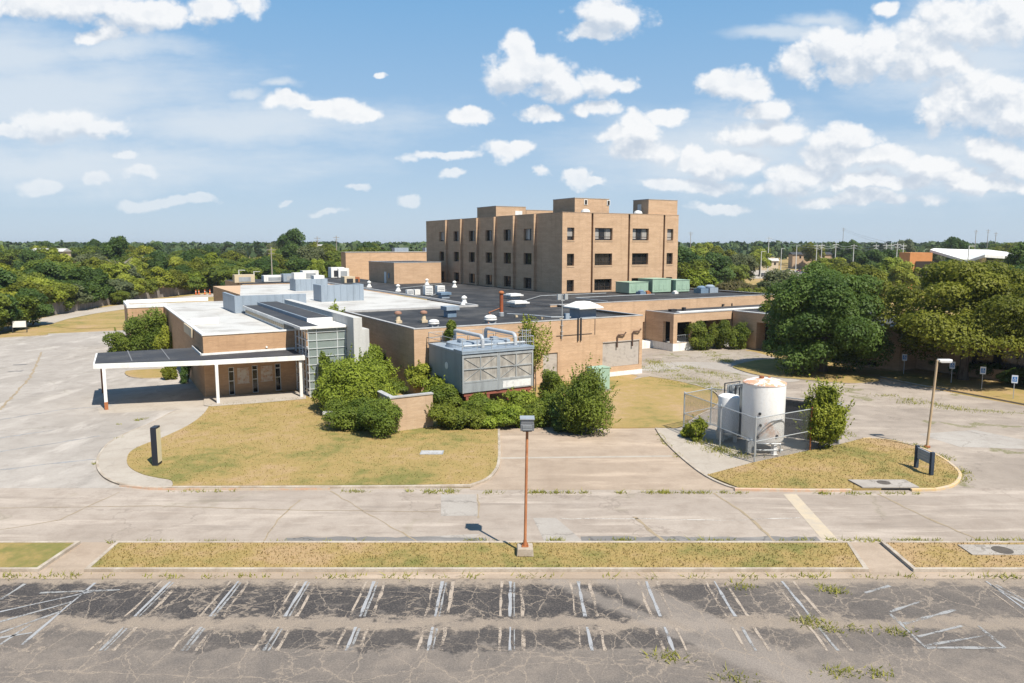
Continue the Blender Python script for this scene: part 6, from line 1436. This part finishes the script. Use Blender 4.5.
for i, (px, Y, w_, h, mm, lab) in enumerate(((50,330,11,11.6,M_WHITE,'white roofed shed showing among the far left trees'),(36,345,5,11.6,M_WHITE,'small white gable at the far left among trees'),(147,300,9,9.8,M_BRICKPALE,'beige house half hidden in the left wood'),(104,255,12,9.0,M_WHITE,'pale trailer roof behind the bare tree'),(128,270,8,8.7,M_WHITE,'short white roof right of the bare tree'),(322,420,5,13.4,M_WHITE,'small white building on the far horizon left of the tower'),(812,430,22,9.0,M_BRICKPALE,'low beige shop across the far street'),(688,300,8,8,M_WHITE,'white house gable right of the tower'),(770,400,9,6.0,M_WHITE,'white van-like shed by the far parking'),(746,330,6,5.2,M_WHITE,'pale shed at the left end of the far parking'))):
    x, y, _ = at_depth(px, Y); t = thing('far_house', lab, 'building', (x,y,0), rr.uniform(-.3,.3))
    MB().box(-w_/2,w_/2,0,8,0,h-.9).build('wall', mm if mm is not M_WHITE else M_BEIGE, t)
    m = MB(); m.add([(-w_/2-.4,-.5,h-1),(w_/2+.4,-.5,h-1),(w_/2+.4,8.5,h-1),(-w_/2-.4,8.5,h-1),(-w_/2-.4,4,h+.4),(w_/2+.4,4,h+.4)],[(0,1,5,4),(2,3,4,5),(0,4,3),(1,2,5),(3,2,1,0)]); m.build('roof', M_WROOF if mm is M_WHITE else M_TAR2, t)
    [MB().box(-w_*.3+k*w_*.3-.5,-w_*.3+k*w_*.3+.5,-.05,-.004,h-3.2,h-1.8).build('window', M_PANE, t) for k in range(3)]
sheet('far_parking', [at_depth(738,300)[:2], at_depth(830,300)[:2], at_depth(840,400)[:2], at_depth(736,400)[:2]], .0, M_WALK)
sheet('far_verge', [at_depth(770,262)[:2], at_depth(835,258)[:2], at_depth(835,298)[:2], at_depth(775,298)[:2]], .0, M_VERGE_DRY)
def car(name, label, loc, rz, paint):
    t = thing(name, label, 'car', loc, rz, 'cars in the far parking area')
    m = MB(); prof = [(-2.2,.35),(2.2,.35),(2.25,.75),(1.2,.95),(-2.1,.98),(-2.25,.7)]
    m.add([(x,-.88,z) for x,z in prof]+[(x,.88,z) for x,z in prof],[tuple(range(6))[::-1],tuple(range(6,12))]+[(i,(i+1)%6,6+(i+1)%6,6+i) for i in range(6)]); m.build('body', paint, t, bevel=.05)
    m = MB(); m.add([(-1.9,-.8,.97),(1.1,-.8,.97),(1.1,.8,.97),(-1.9,.8,.97),(-1.4,-.66,1.48),(.3,-.66,1.48),(.3,.66,1.48),(-1.4,.66,1.48)],[(0,1,5,4),(1,2,6,5),(2,3,7,6),(3,0,4,7),(4,5,6,7)]); m.build('cabin', M_PANE, t)
    m = MB(); m.box(-1.35,.25,-.64,.64,1.484,1.53); m.build('roof', paint, t)
    for x in (-1.4,1.4):
        for y in (-.8,.8): MB().cyl((x,y-.1,.33),(x,y+.1,.33),.33,n=12).build('wheel', M_DARKMET, t)
    return t
PAINT = [mat('paint_'+n, col=c, rough=.25, spec=.6) for n, c in (('white',(.7,.7,.7)),('blue',(.03,.06,.16)),('silver',(.4,.42,.45)),('black',(.015,.015,.018)),('red',(.3,.03,.03)))]
for i, (px, Y, k, lab) in enumerate(((762,318,3,'black car at the left end of the far parking row'),(770,322,1,'dark blue car beside the black one'),(777,330,0,'white car in the middle of the far parking'),(796,345,1,'blue car left of the right far pole'),(803,348,2,'silver car in the right far group'),(810,350,0,'white car at the right end of the far row'),(800,372,4,'red car in the second far row'),(788,375,2,'silver car in the second far row, left of the red one'))):
    x, y, _ = at_depth(px, Y, .7); car('parked_car', lab, (x,y,.02), rr.uniform(1.2,1.9), PAINT[k])
p = G(235,283.5,.0); car('parked_car', 'silver grey car parked on the back drive beyond the far left wing', (p[0]*.98,p[1]*.98,.02), .3, PAINT[2])['group'] = 'car on the back drive'
M_POLE = mat('pole_wood', f_dirty((.30,.27,.235),(.20,.18,.16),1,.5)); M_STEELP = mat('pole_steel', f_dirty((.55,.55,.53),(.42,.42,.41),1,.4))
def pole(px, Y, h, lab, steel=True, arm=True, cat='utility pole'):
    x, y, _ = at_depth(px, Y); t = thing('utility_pole', lab, cat, (x,y,0), rr.uniform(-.2,.2), 'far utility and light poles')
    MB().cyl((0,0,0),(0,0,h),.22,.13,n=8).build('pole', M_STEELP if steel else M_POLE, t)
    m = MB(); (m.box(-1.3,1.3,-.08,.08,h-.9,h-.72), m.box(-.9,.9,-.08,.08,h-1.9,h-1.75)) if arm else m.box(-.1,1.6,-.12,.12,h-.15,h); m.build('arm', M_STEELP if steel else M_POLE, t)
    return (x, y, h)
tops = []
for (px, Y, h, arm, st, lab) in ((690,420,21,True,False,'thin far pole on the horizon right of the tower'),(768,360,17.5,True,True,'pale pole above the left far parking'),(761,300,11,False,True,'pole with white box lamp at the far parking'),(781,340,12,False,True,'short street light above the shrubs of the far street'),(796,330,13.5,False,True,'grey street light between the parked cars'),(816,310,14,True,True,'tall pale pole right of the parked cars'),(821,320,14.2,True,True,'second tall pale pole, just right of the first'),(835,330,14.5,True,True,'pale pole above the olive tree'),(853,330,14,True,True,'pale pole left of the street gap'),(875,300,14,True,True,'leftmost pole in front of the dark far trees'),(885,290,14.2,True,True,'dark thin pole, second of the group left of the orange box'),(890,285,14.2,True,True,'pale pole, third of the group left of the orange box'),(896,270,14.5,True,True,'tallest pale pole left of the orange box'),(902,262,14,True,True,'pole nearest the orange box'),(967,205,13.3,False,True,'light pole in front of the folded white roof'),(974,420,22,True,False,'distant sports light mast above the white roof'),(986,430,22.5,True,False,'second distant sports light mast'),(994,440,21,True,False,'third distant sports light mast'),(842,500,25,True,False,'far mast on the horizon above the olive tree'),(272,205,13,True,False,'wooden utility pole in front of the left wood'),(318,300,17,True,False,'wooden utility pole on the horizon left of the tower'),(337,320,17.5,True,False,'slim utility pole near the tan hall'),(239,180,7.5,False,True,'short light pole by the back drive'),(254,185,7,False,True,'second short light pole by the back drive')):
    tops.append((px, pole(px, Y, h, lab, st, arm)))
m = MB(); base = tops[5][1]
o_ = (*base[:2], base[2]); m.o = o_
for lvl in (0, 1):
    L_ = [t for px, t in tops if 750 < px < 905 and t[2] >= 14]
    for i in range(len(L_)-1):
        a, b_ = L_[i], L_[i+1]; z0_, z1_ = a[2]-.7-lvl, b_[2]-.7-lvl
        m.tube([(a[0]+(b_[0]-a[0])*k/6, a[1]+(b_[1]-a[1])*k/6, z0_+(z1_-z0_)*k/6-.8*(1-(k/3-1)**2)) for k in range(7)], .06, 4)
ow = m.build('power_lines', mat('wire_grey', col=(.35,.36,.37))); ow.location = o_; tag(ow, 'thin grey power lines strung between the far poles', 'power line')
# ------------------------------------------------------------------ air
m_h = bpy.data.materials.new('air'); m_h.use_nodes = True; t_ = NT(m_h.node_tree); t_.n.remove(t_.n['Principled BSDF'])
vol = t_.node('ShaderNodeVolumePrincipled'); vol.inputs['Color'].default_value = (0.88, 0.93, 1.0, 1); vol.inputs['Density'].default_value = 0.00013; vol.inputs['Anisotropy'].default_value = 0.3
t_.l.new(vol.outputs[0], t_.n['Material Output'].inputs['Volume'])
struct(MB().box(-4600,4600,-500,8100,-1.02,27).build('haze', m_h), 'stuff', 'thin pale air over the whole view')
